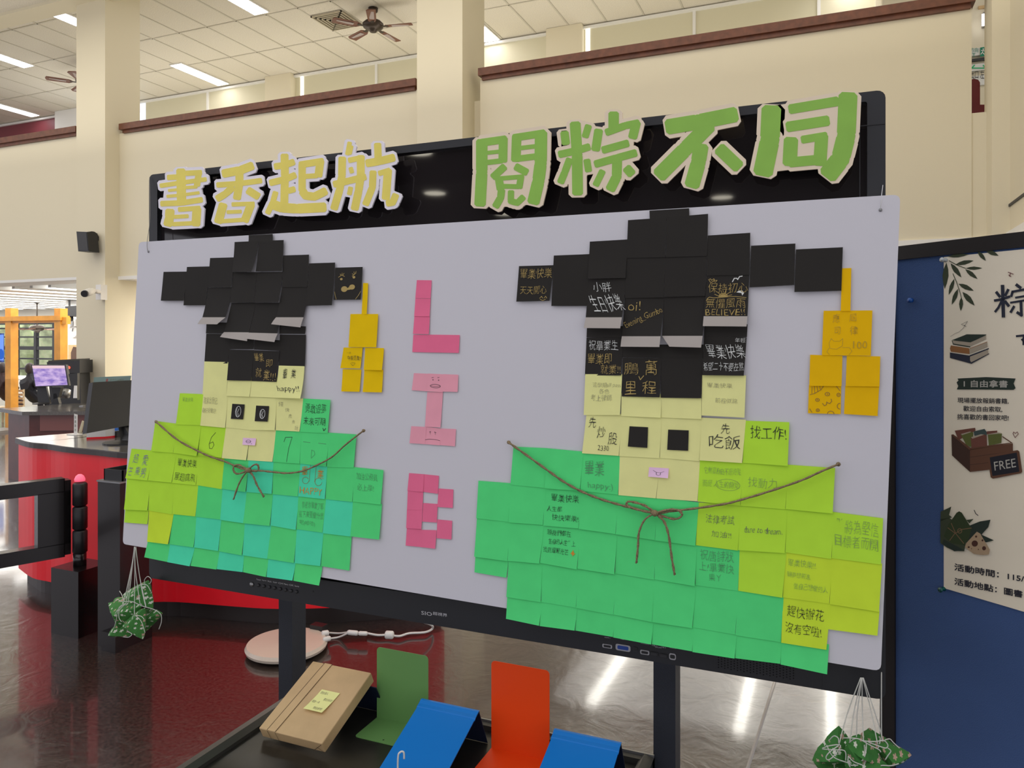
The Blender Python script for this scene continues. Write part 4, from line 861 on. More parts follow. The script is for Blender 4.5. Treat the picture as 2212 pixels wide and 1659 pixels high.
ribbon(m, pfr, [(.14, 0), (.155, 1)], .006, .0006); ribbon(m, pfr, [(.27, 0), (.28, 1)], .006, .0006)
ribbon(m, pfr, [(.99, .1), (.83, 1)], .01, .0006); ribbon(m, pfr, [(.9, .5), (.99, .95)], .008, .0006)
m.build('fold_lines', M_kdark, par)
def nf(u, v, off=0): return pf(.44+.30*u+.03*(1-v), .36+.31*v, .0016+.006*v*v+off)
vs = [nf(i/2, j/4) for j in range(5) for i in range(3)]
o = tag(obj('sticky_note', vs, [(j*3+i, j*3+3+i, j*3+4+i, j*3+1+i) for j in range(4) for i in range(2)], NM['yellow'], None, True), 'pale yellow sticky note with pencilled lines on the brown wrapped parcel', 'sticky note')
m = MB()
for s, q in (('請依個人', (.08, .08, .5, .2)), ('喜好拆封', (.5, .34, .96, .46)), ('隨意一本', (.06, .52, .46, .64)), ('帶回家吧', (.4, .8, .86, .92))): write(m, nf, s, *q, jit=.04)
m.build('handwriting', INK['gpen'], o)
M_bend = mat('green_enamel', (.15, .33, .10), rough=.4, spec=.3); M_obend = mat('orange_enamel', (.88, .07, .006), rough=.42, spec=.3); M_bst = mat('blue_enamel', (.0, .19, .62), rough=.42, spec=.3); M_bin = mat('dark_blue_enamel_inside', (.006, .012, .035), rough=.5)
def bookend(x0, x1, y, zt, yb, m_, label):
    t = thing('bookend', label, 'bookend')
    pts = [(x0, y, ZT+.001), (x1, y, ZT+.001)]
    r = .009
    for cx_, a0 in ((x1-r, 0), (x0+r, 90)):
        for k in range(6): q = math.radians(a0+90*k/5); pts.append((cx_+r*math.cos(q), y, zt-r+r*math.sin(q)))
    MB().prism(pts, (0, .0012, 0)).build('upright_plate', m_, t)
    pts = [(x1, y, ZT+.0005), (x0, y, ZT+.0005)]
    for cx_, a0 in ((x0+r, 180), (x1-r, 270)):
        for k in range(6): q = math.radians(a0+90*k/5); pts.append((cx_+r*math.cos(q), yb+r+r*math.sin(q), ZT+.0005))
    MB().prism(pts, (0, 0, .0012)).build('base_plate', m_, t)
    MB().lathe(((x0+x1)/2, yb+.012, ZT+.0014), [(.0018, 0), (.0018, .0005)], 10).build('rivet_hole', M_black, t)
bookend(-.971, -.835, 1.496, H-.716+.002, 1.405, M_bend, 'green metal bookend standing on the black shelf behind the left blue stand')
bookend(-.671, -.538, 1.48, H-.69, 1.36, M_obend, 'orange metal bookend standing between the two blue stands')
def stand(x0, x1, yr, zr, label, full=True):
    t = thing('book_stand', label, 'book stand')
    yf = yr-.235; yb2 = yr+.045
    if full: MB().prism([(x0, yr, zr), (x0, yf, ZT+.001), (x0, yf-.001, ZT+.003), (x0, yr, zr+.002)], (x1-x0, 0, 0)).build('front_panel', M_bst, t)
    MB().prism([(x0, yr, zr+.002), (x0, yb2, ZT+.001), (x0, yb2+.0015, ZT+.001), (x0, yr+.002, zr+.003)], (x1-x0, 0, 0)).build('back_panel', M_bin, t)
    if full: MB().prism([(x0-.001, yr-.022, zr-.008), (x0-.001, yr-.003, zr+.0035), (x0-.001, yr+.003, zr+.0035), (x0-.001, yr-.018, zr-.0035)], (x1-x0+.002, 0, 0)).build('top_lip', M_bst, t)
    if full: MB().prism([(x0, yf, ZT+.001), (x0, yf-.02, ZT+.001), (x0, yf-.02, ZT+.02), (x0, yf-.0215, ZT+.02), (x0, yf-.0215, ZT+.0006), (x0, yf, ZT+.0006)], (x1-x0, 0, 0)).build('front_lip', M_bst, t)
stand(-.8255, -.687, 1.45, H-.792, 'blue metal book stand left of the orange bookend')
stand(-.513, -.376, 1.443, H-.792, 'blue metal book stand at the right end of the black shelf')
stand(-1.10, -.962, 1.478, H-.803, 'dark back of a book stand behind the brown wrapped parcel', False)
# small white basket with a hook at the lower edge
t = thing('wire_basket', 'small white plastic basket with a hanging hook at the bottom edge', 'basket')
bq = atD(848, 1712, 1.41); z_ = bq.z
MB().tube(arcpts([bq+Vector((.008, .006, 0)), bq+Vector((.008, .006, .062)), bq+Vector((.012, .008, .074)), bq+Vector((.018, .010, .074)), bq+Vector((.019, .010, .062))]), .0017, 8).build('hook', M_wplast, t, True)
m = MB(); 
for k in range(9):
    x = bq.x-.035+.009*k; m.box((x, bq.y, z_-.026), (x+.004, bq.y+.003, z_))
m.box((bq.x-.036, bq.y-.001, z_), (bq.x+.045, bq.y+.004, z_+.004)); m.box((bq.x-.036, bq.y-.001, z_-.03), (bq.x+.045, bq.y+.055, z_-.026))
m.box((bq.x-.036, bq.y-.001, z_), (bq.x-.032, bq.y+.055, z_+.004)); m.box((bq.x+.041, bq.y-.001, z_), (bq.x+.045, bq.y+.055, z_+.004)); m.box((bq.x-.036, bq.y+.051, z_-.026), (bq.x+.045, bq.y+.055, z_+.004))
m.build('basket_wall', M_wplast, t)
# ------------------------------------------------------------ fabric rice-dumpling sachets on cords
M_sach = bpy.data.materials.new('green_flower_print_cotton'); M_sach.use_nodes = True
nt = M_sach.node_tree; b = nt.nodes['Principled BSDF']; b.inputs['Roughness'].default_value = .85
tc = nt.nodes.new('ShaderNodeTexCoord'); mp = nt.nodes.new('ShaderNodeMapping'); mp.inputs['Rotation'].default_value = (math.pi/2, 0, 0)
vor = nt.nodes.new('ShaderNodeTexVoronoi'); vor.voronoi_dimensions = '2D'; vor.inputs['Scale'].default_value = 85; vor.inputs['Randomness'].default_value = .75
sc = nt.nodes.new('ShaderNodeVectorMath'); sc.operation = 'SCALE'; sc.inputs['Scale'].default_value = 85
nt.links.new(tc.outputs['Object'], mp.inputs[0]); nt.links.new(mp.outputs[0], vor.inputs['Vector']); nt.links.new(mp.outputs[0], sc.inputs[0])
df = nt.nodes.new('ShaderNodeVectorMath'); df.operation = 'SUBTRACT'; sc2 = nt.nodes.new('ShaderNodeVectorMath'); sc2.operation = 'SCALE'; sc2.inputs['Scale'].default_value = 85
nt.links.new(vor.outputs['Position'], sc2.inputs[0]); nt.links.new(sc.outputs[0], df.inputs[0]); nt.links.new(sc2.outputs[0], df.inputs[1])
sep = nt.nodes.new('ShaderNodeSeparateXYZ'); nt.links.new(df.outputs[0], sep.inputs[0])
def mth(op, a_, b_=None, c_=None):
    n = nt.nodes.new('ShaderNodeMath'); n.operation = op
    for i, v in enumerate((a_, b_, c_)):
        if v is None: continue
        if isinstance(v, (int, float)): n.inputs[i].default_value = v
        else: nt.links.new(v, n.inputs[i])
    return n.outputs[0]
ang = mth('ARCTAN2', sep.outputs[1], sep.outputs[0]); pet = mth('ABSOLUTE', mth('COSINE', mth('MULTIPLY', ang, 2.5)))
sepc = nt.nodes.new('ShaderNodeSeparateColor'); nt.links.new(vor.outputs['Color'], sepc.inputs[0])
size = mth('MULTIPLY_ADD', sepc.outputs[0], .20, .12)
rad = mth('MULTIPLY', size, mth('MULTIPLY_ADD', pet, .6, .5))
msk = mth('LESS_THAN', vor.outputs['Distance'], rad)
mc = nt.nodes.new('ShaderNodeMix'); mc.data_type = 'RGBA'; mc.inputs['A'].default_value = (.72, .72, .62, 1); mc.inputs['B'].default_value = (.52, .34, .26, 1)
nt.links.new(mth('GREATER_THAN', sepc.outputs[1], .6), mc.inputs['Factor'])
mg = nt.nodes.new('ShaderNodeMix'); mg.data_type = 'RGBA'; mg.inputs['A'].default_value = (.045, .20, .035, 1)
nt.links.new(msk, mg.inputs['Factor']); nt.links.new(mc.outputs['Result'], mg.inputs['B']); nt.links.new(mg.outputs['Result'], b.inputs['Base Color'])
M_cord = mat('white_cotton_cord', (.62, .62, .56), rough=.8)
def sachet(ps, y, front, back, label, group, zm, knotted=True):
    p = [atY(zm[0]+x/zm[2], zm[1]+yy/zm[2], y+dy) for (x, yy, dy) in ps]
    cen = sum(p, Vector())/3
    f = Vector((cen.x, y-front, cen.z)); bk = Vector((cen.x, y+back, cen.z))
    bm = bmesh.new(); vv = [bm.verts.new(q) for q in p+[f, bk]]
    for i in range(3):
        j = (i+1) % 3
        bm.faces.new((vv[i], vv[j], vv[3])); bm.faces.new((vv[j], vv[i], vv[4]))
    bmesh.ops.recalc_face_normals(bm, faces=bm.faces)
    bmesh.ops.subdivide_edges(bm, edges=bm.edges, cuts=5, use_grid_fill=True)
    bm.normal_update(); mc_ = (f+bk)/2; R = max((q-mc_).length for q in p)
    for v in bm.verts:
        r = (v.co-mc_); k = 1-min(1, r.length/R); v.co += v.normal*.007*k*(1-k)*3+Vector((random.uniform(-1, 1), random.uniform(-1, 1), random.uniform(-1, 1)))*.0007
    me = bpy.data.meshes.new('fabric_sachet'); bm.to_mesh(me); bm.free(); me.materials.append(M_sach)
    t = thing('dumpling_sachet', label, 'sachet', group)
    o = bpy.data.objects.new('pouch', me); C.objects.link(o); o.parent = t
    pts = []
    for k in range(13):
        q = 2*math.pi*k/12; pts.append(mc_+Vector((.0, math.cos(q)*(front*.85), 0))+Vector((.4, 0, 1)).normalized()*math.sin(q)*R*.36)
    MB().tube(pts, .001, 5).build('binding_cord', M_cord, t, True)
    return t
SL, SR = (200, 1180, 7.54), (1740, 1540, 9.217)
gl_, gr_ = 'green flowered sachets hanging at the left', 'green flowered sachets hanging at the right'
yl = 1.41
sachet([(495,792,0),(905,575,.01),(975,1000,0)], yl+.015, .03, .03, 'green flowered cloth sachet with a ring, topmost of the left bunch', gl_, SL)
sachet([(268,925,0),(815,975,0),(440,1310,-.01)], yl-.01, .03, .02, 'green flowered cloth sachet at the upper left of the left bunch', gl_, SL)
sachet([(380,850,.01),(560,860,.02),(760,1010,.02)], yl+.03, .02, .02, 'green flowered cloth sachet behind the knotted cords of the left bunch', gl_, SL)
sachet([(490,1280,0),(850,1010,0),(815,1495,-.01)], yl-.02, .03, .02, 'green flowered cloth sachet at the front centre of the left bunch', gl_, SL)
sachet([(850,1040,.01),(1135,1085,0),(860,1370,0)], yl+.02, .025, .025, 'green flowered cloth sachet sticking out right of the left bunch', gl_, SL)
sachet([(268,1440,0),(420,1270,0),(640,1450,.01)], yl+.01, .02, .025, 'green flowered cloth sachet lowest in the left bunch', gl_, SL)
yr = 1.40
sachet([(128,950,0),(668,300,.01),(1080,940,0)], yr+.01, .03, .03, 'green flowered cloth sachet pointing left in the right bunch', gr_, SR)
sachet([(820,610,0),(1060,480,.01),(1560,1010,0)], yr-.015, .03, .02, 'green flowered cloth sachet in the centre of the right bunch', gr_, SR)
sachet([(1480,640,.01),(2115,830,0),(1600,1030,0)], yr+.015, .025, .03, 'green flowered cloth sachet pointing right in the right bunch', gr_, SR)
sachet([(1060,520,.02),(1280,365,.02),(1870,740,.02)], yr+.035, .02, .02, 'green flowered cloth sachet at the back top of the right bunch', gr_, SR)
sachet([(840,640,-.005),(1700,1090,0),(860,1130,0)], yr-.02, .025, .02, 'bright green flowered cloth sachet low in front of the right bunch', gr_, SR)
sachet([(150,960,.01),(1050,960,0),(700,1420,0)], yr+.02, .03, .03, 'green flowered cloth sachet hanging lowest left in the right bunch', gr_, SR)
sachet([(850,1060,.01),(1620,1030,0),(1250,1480,0)], yr+.025, .03, .03, 'green flowered cloth sachet hanging lowest right in the right bunch', gr_, SR)
def cords(zm, lines, y, label, r=.0009):
    t = thing('hanging_cords', label, 'cord')
    for l in lines:
        MB().tube(arcpts([atY(zm[0]+p[0]/zm[2], zm[1]+p[1]/zm[2], y-(p[2] if len(p) > 2 else 0)) for p in l], 5), r, 5).build('cord', M_cord, t, True)
cords(SL, [[(680,10),(640,300),(515,900,.03)],[(682,10),(640,320),(545,930,.03)],[(684,10),(650,320),(580,930,.03)],[(683,10),(688,500),(680,1140,.045)],[(690,10),(700,400),(775,950,.035)],[(705,10),(760,450),(875,1000,.03)],[(700,30),(740,300),(800,700),(870,1000,.035)],
 [(440,730,.01),(480,800,.02),(515,900,.03)], [(360,900,.03),(400,865,.03),(480,900,.035),(640,900,.035),(800,970,.035),(1000,1030,.03),(1110,1110,.03),(1120,1230,.03),(1080,1350,.03)],
 [(540,930,.035),(430,1000,.04),(390,1180,.04),(345,1350,.03)],[(540,940,.035),(440,1040,.04),(430,1160,.045),(470,1230,.045)],[(700,1130,.05),(790,1220,.05),(855,1410,.05)],[(700,1125,.05),(790,1140,.05),(840,1190,.05)],[(560,1380,.05),(640,1430,.05),(590,1480,.05),(500,1475,.045)],
 [(650,720,.03),(760,640,.03),(880,630,.03),(950,740,.03)],[(855,620,.01),(845,550,.01),(900,492,.01),(955,540,.01),(940,600,.01),(915,610,.01)]], yl, 'white cords and knots holding the left bunch of green sachets')
cords(SR, [[(1100,-700),(835,0),(665,640,.035)],[(1115,-700),(960,0),(885,560,.035)],[(1120,-700),(1030,0),(1015,520,.01)],[(1125,-700),(1130,0),(1155,560,.04)],[(1140,-700),(1310,0),(1435,620,.035)],[(1150,-700),(1380,0),(1490,350),(1540,560,.03)],
 [(335,705,.035),(500,650,.04),(700,650,.04),(560,860,.045),(450,935,.045),(410,880,.045),(480,780,.045),(660,650,.04)],[(335,720,.035),(600,735,.045),(785,760,.045),(800,950,.045)],[(460,560,.02),(560,460,.03),(650,500,.035),(660,600,.035)],
 [(420,640,.04),(560,880,.045),(860,1000,.045),(900,1040,.045),(1050,1040,.045)],[(850,860,.05),(850,990,.05),(890,1080,.05)],[(860,870,.05),(960,970,.05),(1140,1040,.05)],
 [(750,500,.03),(860,500,.04),(1060,520,.045),(1300,650,.045),(1460,730,.045),(1500,780,.045)],[(870,590,.035),(1000,510,.045),(1180,560,.045),(1400,570,.045),(1560,550,.045),(1640,640,.045),(1600,700,.045),(1460,660,.045),(1250,580,.045)],
 [(1580,540,.03),(1680,520,.03),(1760,600,.03),(1870,700,.03)],[(1640,700,.04),(1700,760,.04),(1640,850,.04),(1590,930,.04)],[(1440,1090,.03),(1520,1045,.03),(1700,1050,.03),(1860,1010,.03)],
 ], yr, 'white cords and knots holding the right bunch of green sachets')
cords((0, 0, 1), [[(1904,1452),(1904,1560),(1905,1605)]], YBD+.01, 'single white cord hanging down from the right corner of the board', .0011)
# ------------------------------------------------------------ blue partition and poster
p0 = Vector((.128, 1.755, 0)); pd = Vector((.778, -.628, 0)).normalized(); pn = Vector((-pd.y*-1, -pd.x*1, 0)); pn = Vector((-.628, -.778, 0)).normalized()
def pp(px, py, off=0):      # sight line to a measured point on the partition face
    d = P(px, py); k = (p0-O).dot(pn)/d.dot(pn); return O+d*k+pn*off
ztop = pp(1945, 532).z
M_felt = mat('blue_felt', (.052, .105, .26), rough=.95, noise=(3, .10), bump=(700, .3)); M_pfr = mat('partition_frame_black', (.012, .009, .009), rough=.45)
PT = thing('partition_screen', 'blue felt partition with black frame at the right edge', 'partition')
L = 1.25
def slab(a_, b_, z0, z1, f0, f1, name, m_): MB().prism([p0+pd*a_+pn*f0+Vector((0, 0, z0)), p0+pd*b_+pn*f0+Vector((0, 0, z0)), p0+pd*b_+pn*f0+Vector((0, 0, z1)), p0+pd*a_+pn*f0+Vector((0, 0, z1))], pn*(f1-f0)).build(name, m_, PT)
slab(0, L, .12, ztop-.02, -.012, 0, 'felt_panel', M_felt)
slab(-.03, L, ztop-.028, ztop, -.02, .004, 'top_frame', M_pfr); slab(-.034, .0, .0, ztop, -.02, .004, 'side_post', M_pfr); slab(-.03, L, .10, .14, -.02, .004, 'bottom_frame', M_pfr)
slab(L, L+.03, 0, ztop, -.02, .004, 'side_post', M_pfr)
for q in (0, L): MB().prism([p0+pd*(q-.02)+pn*-.22, p0+pd*(q+.02)+pn*-.22, p0+pd*(q+.02)+pn*.22, p0+pd*(q-.02)+pn*.22], (0, 0, .03)).build('foot', M_pfr, PT)
q = pp(1972, 649, .004); MB().tube([q, q+pn*.008], .005, 10).build('blue_pin', mat('blue_pin_plastic', (.01, .10, .42), rough=.3), PT, True)
PO = thing('poster', 'beige event poster with leaves, books and crate, pinned to the blue partition', 'poster')
M_post = mat('poster_paper', (.92, .84, .66), rough=.75, noise=(8, .03))
tlp = pp(2040, 560); zt_ = tlp.z; zb_ = pp(2040, 1270).z; s0 = (tlp-p0).dot(pd)
MB().prism([p0+pd*s0+pn*.0012+Vector((0, 0, zb_)), p0+pd*(s0+.62)+pn*.0012+Vector((0, 0, zb_)), p0+pd*(s0+.62)+pn*.0012+Vector((0, 0, zt_+.004)), p0+pd*s0+pn*.0012+Vector((0, 0, zt_+.004))], pn*.0008).build('poster_sheet', M_post, PO)
PC = {k: mat('poster_ink_'+k, c_, rough=.8) for k, c_ in dict(leaf=(.045, .06, .03), pine=(.02, .035, .025), navy=(.02, .025, .045), page=(.42, .36, .27), tan=(.30, .13, .04), wood=(.13, .055, .028), woodd=(.055, .025, .015), ink=(.02, .02, .03), board=(.012, .012, .02), cream=(.5, .48, .42), olive=(.12, .14, .03), brick=(.17, .06, .04), teal=(.05, .08, .075), rice=(.46, .33, .2), pink=(.18, .06, .06), dleaf=(.03, .05, .015), bean=(.07, .025, .015), twine=(.2, .12, .06)).items()}
lay = [0]
def pfm(zm):
    def f(u, v, off=0): return pp(zm[0]+u/zm[2], zm[1]+v/zm[2], .0022+off)
    return f
def shp(name, zm, polys, col, lines=(), w=4):
    lay[0] += 1; m = MB(); f = pfm(zm)
    for q in polys: fill(m, f, q, .00004*lay[0])
    for l in lines: ribbon(m, f, l, w, .00004*lay[0])
    return m.build(name, PC[col], PO)
V1, V2, V3 = (1960, 520, 5.532), (1960, 800, 6.381), (1960, 1060, 6.143)
def leaf(x0, y0, x1, y1, w):
    dx, dy = x1-x0, y1-y0; L_ = math.hypot(dx, dy); nx_, ny_ = -dy/L_*w, dx/L_*w
    return [(x0, y0), (x0+dx*.25+nx_*.75, y0+dy*.25+ny_*.75), (x0+dx*.5+nx_, y0+dy*.5+ny_), (x0+dx*.78+nx_*.6, y0+dy*.78+ny_*.6), (x1, y1), (x0+dx*.78-nx_*.6, y0+dy*.78-ny_*.6), (x0+dx*.5-nx_, y0+dy*.5-ny_), (x0+dx*.25-nx_*.75, y0+dy*.25-ny_*.75)]
for q in ((475,260,455,580,36),(525,270,655,440,30),(585,285,800,238,26),(705,330,905,328,20),(700,340,848,458,26),(570,455,503,648,24),(615,575,540,765,26),(620,515,803,598,28),(668,612,813,775,32),(655,675,648,840,24),(490,190,740,165,22),(850,125,948,240,24),(945,115,1100,178,26)):
    shp('printed_leaf', V1, [leaf(*q)], 'leaf')
shp('printed_twig', V1, [], 'dleaf', [[(510,240),(600,290),(705,330)], [(555,395),(600,500),(640,620),(665,720)]], 8)
shp('printed_book', V1, [[(540,1190),(720,1118),(955,1120),(950,1130),(765,1215)], [(540,1190),(555,1240),(760,1275),(765,1262),(560,1225),(550,1195)]], 'pine')
shp('printed_book_pages', V1, [[(550,1196),(762,1216),(762,1262),(560,1228)], [(765,1216),(950,1132),(950,1175),(765,1262)]], 'page')
shp('printed_book', V1, [[(530,1250),(750,1285),(755,1355),(530,1325),(520,1290)], [(755,1285),(965,1205),(965,1215),(755,1300)]], 'tan')
shp('printed_book_pages', V1, [[(755,1292),(965,1212),(968,1268),(755,1352)]], 'page')
shp('printed_book', V1, [[(520,1335),(755,1372),(775,1470),(520,1400)], [(755,1368),(985,1282),(985,1295),(755,1390)], [(775,1472),(990,1352),(985,1345),(765,1455)]], 'navy')
shp('printed_book_pages', V1, [[(760,1385),(975,1302),(980,1350),(775,1452),(760,1430)]], 'page')
shp('printed_paper_plane', V1, [], 'ink', [[(525,1145),(580,1110),(630,1090),(680,1045),(730,962),(655,1000),(715,1025),(690,1010)]], 3)
shp('printed_banner', V2, [[(705,112),(1100,92),(1505,112),(1478,180),(1505,245),(1475,268),(1000,262),(695,262),(715,215),(692,165),(718,140)]], 'pine')
def ptxt(s, zm, a_, c_, col, **k):
    lay[0] += 1; m = MB(); f = pfm(zm); write(m, f, s, a_[0], a_[1], c_[0], c_[1], off=.00004*lay[0], **k); m.build('printed_text', PC[col], PO)
def pline(s, zm, x0, y0, x1, y1, h, col, bold=0):    # text line following the perspective of the sheet
    lay[0] += 1; f0 = pfm(zm); m = MB()
    f = lambda u, v, off: f0(u, v+(u-x0)/(x1-x0)*(y1-y0), off)
    write(m, f, s, x0, y0-h/2, x1, y0+h/2, off=.00004*lay[0])
    if bold: write(m, f, s, x0+bold, y0-h/2, x1+bold, y0+h/2, off=.00004*lay[0]+.00001); write(m, f, s, x0, y0-h/2+bold, x1, y0+h/2+bold, off=.00004*lay[0]+.00002)
    m.build('printed_text', PC[col], PO)
pline('1 自由拿書', V2, 790, 180, 1395, 186, 98, 'cream', 3)
pline('現場擺放報銷書籍,', V2, 705, 410, 1408, 424, 76, 'ink', 2)
pline('歡迎自由索取,', V2, 785, 524, 1320, 538, 76, 'ink', 2)
pline('挑喜歡的書回家吧!', V2, 700, 636, 1408, 654, 76, 'ink', 2)
pline('活動時間：115/5', V3, 638, 1005, 1620, 1175, 92, 'ink', 5)
pline('活動地點：圖書', V3, 638, 1195, 1540, 1370, 92, 'ink', 5)
S5 = (1960, 520, 5.532)   # brushed heading characters, cut by the frame edge
def bstroke(strokes, col='navy'):
    lay[0] += 1; m = MB(); f = pfm(S5)
    for pts, w in strokes: ribbon(m, f, pts, w, .00004*lay[0])
    m.build('printed_heading_stroke', PC[col], PO)
bstroke([([(1150,545),(1155,700),(1160,900)],42),([(1080,620),(1115,665)],34),([(1215,590),(1185,650)],32),([(1060,715),(1140,700),(1230,670)],30),([(1135,730),(1100,800),(1065,845)],28),([(1185,730),(1220,775)],34),
 ([(1320,530),(1360,560)],36),([(1270,610),(1255,660)],30),([(1270,610),(1400,585),(1500,580)],28),([(1310,680),(1480,650)],24),([(1250,740),(1400,715),(1520,700)],24),([(1370,730),(1375,890),(1330,860)],34),([(1285,790),(1250,850)],30),([(1440,760),(1500,840)],34)])
bstroke([([(1320,1140),(1394,1132),(1470,1128)],24),([(1385,1180),(1410,1215)],26),([(1400,1140),(1398,1240)],20)])
shp('printed_seal_mark', V1, [], 'pink', [[(1218,378),(1278,400)], [(1225,410),(1250,430)], [(1245,385),(1235,425)]], 9)
shp('printed_heart', V2, [], 'pink', [[(1500,925),(1470,870),(1480,848),(1503,868),(1530,848),(1545,875),(1500,925)]], 8)
shp('printed_crate', V2, [[(622,885),(880,1080),(880,1400),(630,1170)]], 'woodd')
shp('printed_book', V2, [[(668,830),(950,790),(955,830),(720,960)]], 'brick'); shp('printed_book', V2, [[(930,840),(1080,805),(1110,850),(1110,900),(940,900)]], 'teal'); shp('printed_book', V2, [[(1110,840),(1255,828),(1255,860),(1110,880)]], 'brick')
shp('printed_book', V2, [[(750,880),(890,840),(925,860),(910,1060),(830,1030)]], 'olive'); shp('printed_book', V2, [[(890,930),(1075,880),(1110,900),(1115,1040),(900,1065)]], 'brick'); shp('printed_book_pages', V2, [[(895,920),(1030,878),(1075,885),(915,940)], [(755,875),(880,842),(895,850),(770,892)], [(1125,880),(1250,855),(1320,862),(1190,890)]], 'page')
shp('printed_book', V2, [[(1125,885),(1320,868),(1310,1000),(1140,1035)]], 'olive')
shp('printed_crate', V2, [[(880,1085),(1470,1005),(1470,1330),(880,1398)], [(622,885),(650,880),(885,1065),(1440,995),(1320,915),(1330,905),(1470,1000),(880,1100)]], 'wood')
shp('printed_crate_joint', V2, [], 'woodd', [[(880,1195),(1470,1115)], [(880,1300),(1130,1270)]], 6)
shp('printed_sign', V2, [[(1120,1190),(1140,1165),(1535,1098),(1560,1115),(1600,1390),(1585,1415),(1195,1490),(1165,1470)]], 'wood')
shp('printed_sign_board', V2, [[(1152,1198),(1525,1130),(1562,1395),(1190,1455)]], 'board')
lay[0] += 1; m = MB(); f0 = pfm(V2); write(m, lambda u, v, off: f0(u+(v-1320)*.12, v-(u-1210)*.17, off), 'FREE', 1215, 1262, 1510, 1380, off=.00004*lay[0]); m.build('printed_text', PC['cream'], PO)
shp('printed_leaf', V3, [[(460,275),(600,208),(570,320),(610,350),(455,400)], [(455,380),(560,350),(640,400),(790,700),(770,800),(640,795),(540,750),(455,690)], [(800,385),(895,372),(840,430)]], 'leaf')
shp('printed_leaf', V3, [[(840,460),(980,405),(1120,382),(1090,480),(1000,580),(1165,655),(1070,680),(800,700),(700,560)], [(500,640),(780,790),(640,800),(480,700)]], 'pine')
shp('printed_dumpling', V3, [[(705,270),(740,290),(870,500),(830,640),(770,720),(600,690),(500,600),(560,450),(670,290)]], 'dleaf')
shp('printed_twine', V3, [], 'twine', [[(555,490),(650,560),(580,655)], [(600,430),(660,565),(765,695)], [(660,560),(740,510),(865,492)], ell(712,530,28,30)+[(740,530)]], 10)
shp('printed_rice', V3, [[(940,540),(985,565),(1110,780),(1100,840),(1020,850),(900,835),(780,745),(800,690)]], 'rice')
shp('printed_bean', V3, [ell(912,697,42,42), ell(1035,760,26,28), ell(930,605,14,14), ell(1015,655,13,14), ell(832,745,14,12), ell(870,765,6,6), ell(960,775,7,7)], 'bean')
shp('printed_dash', V3, [], 'ink', [[(905,255),(925,300),(955,325)]], 9)
for k, (px, py, c_, nm) in enumerate(((2044, 562, (.5, .55, .58), 'clear_pin'), (2040, 1272, (.0, .09, .08), 'green_pin'))):
    q = pp(px, py, .002); MB().tube([q, q+pn*.003, q+pn*.006, q+pn*.012], .005, 12, taper=[.9, .5, .5, 1]).build(nm, mat(nm+'_plastic', c_, rough=.2), PO, True)
# ------------------------------------------------------------ reception counters
M_red = mat('red_counter_laminate', (.92, .008, .02), rough=.38, coat=.05, noise=(5, .05)); M_top = mat('grey_counter_top', (.10, .092, .082), rough=.16, noise=(60, .2)); M_edge = mat('counter_edge_dark', (.03, .022, .02), rough=.4)
def fl(px, py, z): return atZ(px, py, z)
zt2 = H*(1-.4)          # counter height from the ratio of its rim to the floor
front = [fl(40, 945, zt2), fl(70, 954, zt2), fl(110, 958, zt2), fl(150, 964, zt2), fl(215, 970, zt2), fl(278, 976, zt2)]
front += [fl(380, 1338, .0), fl(500, 1348, .0), fl(600, 1354, .0), fl(750, 1350, .0), fl(880, 1340, .0), fl(960, 1326, 0)]
front = [Vector((p.x, p.y, 0)) for p in front]
cf = arcpts(front, 4)
CT = thing('reception_counter', 'curved red reception counter with a dark grey top', 'counter')
def band(off_f, depth, z0, z1, name, m_, skip=0):
    n = len(cf); nr = []
    for i in range(n):
        d = (cf[min(i+1, n-1)]-cf[max(i-1, 0)]).normalized(); nr.append(Vector((-d.y, d.x, 0)))
    A_ = [p-nr[i]*off_f for i, p in enumerate(cf)]; Bk = [p+nr[i]*depth for i, p in enumerate(cf)]
    m = MB(); vs = []
    for i in range(n): vs += [A_[i]+Vector((0, 0, z0)), A_[i]+Vector((0, 0, z1)), Bk[i]+Vector((0, 0, z0)), Bk[i]+Vector((0, 0, z1))]
    fs = []
    for i in range(n-1): a_, b_ = 4*i, 4*i+4; fs += [(a_, b_, b_+1, a_+1), (a_+1, b_+1, b_+3, a_+3), (a_+2, a_+3, b_+3, b_+2), (a_, a_+2, b_+2, b_)]
    fs += [(0, 1, 3, 2), (4*n-4, 4*n-2, 4*n-1, 4*n-3)]
    m.add(vs, fs); return m.build(name, m_, CT)
band(0, .58, .10, zt2-.035, 'red_front', M_red); band(-.05, .52, 0, .10, 'plinth', M_edge); band(.02, .62, zt2-.035, zt2-.006, 'top_edge', M_edge); band(.018, .618, zt2-.006, zt2, 'counter_top', M_top)
# wooden service desk behind
M_wd = mat('dark_red_wood', (.085, .018, .014), rough=.35, noise=(9, .2)); M_wd2 = mat('rose_wood_fascia', (.20, .07, .06), rough=.3)
zd = H-.74*(H/1.5)
def at2(px, py, zc): return atD(px, py, zc)
kz = H/1.5
dl = atZ(12, 880, zd); dr = atZ(82, 887, zd)
SD = thing('service_desk', 'dark red wooden service desk with monitor, behind the red counter', 'desk')
far_r = atZ(200, 876, zd)
a1 = Vector((atZ(18, 882, zd).x, atZ(18, 882, zd).y, 0)); a2 = Vector((atZ(63, 888, zd).x, atZ(63, 888, zd).y, 0)); a3 = Vector((atZ(190, 887, zd).x, atZ(190, 887, zd).y, 0)); a4 = a3+Vector((.5, .9, 0)); a5 = a1+Vector((.15, .75, 0))
MB().prism([a1, a2, a3, a4, a5], (0, 0, zd-.04)).build('desk_body', M_wd, SD)
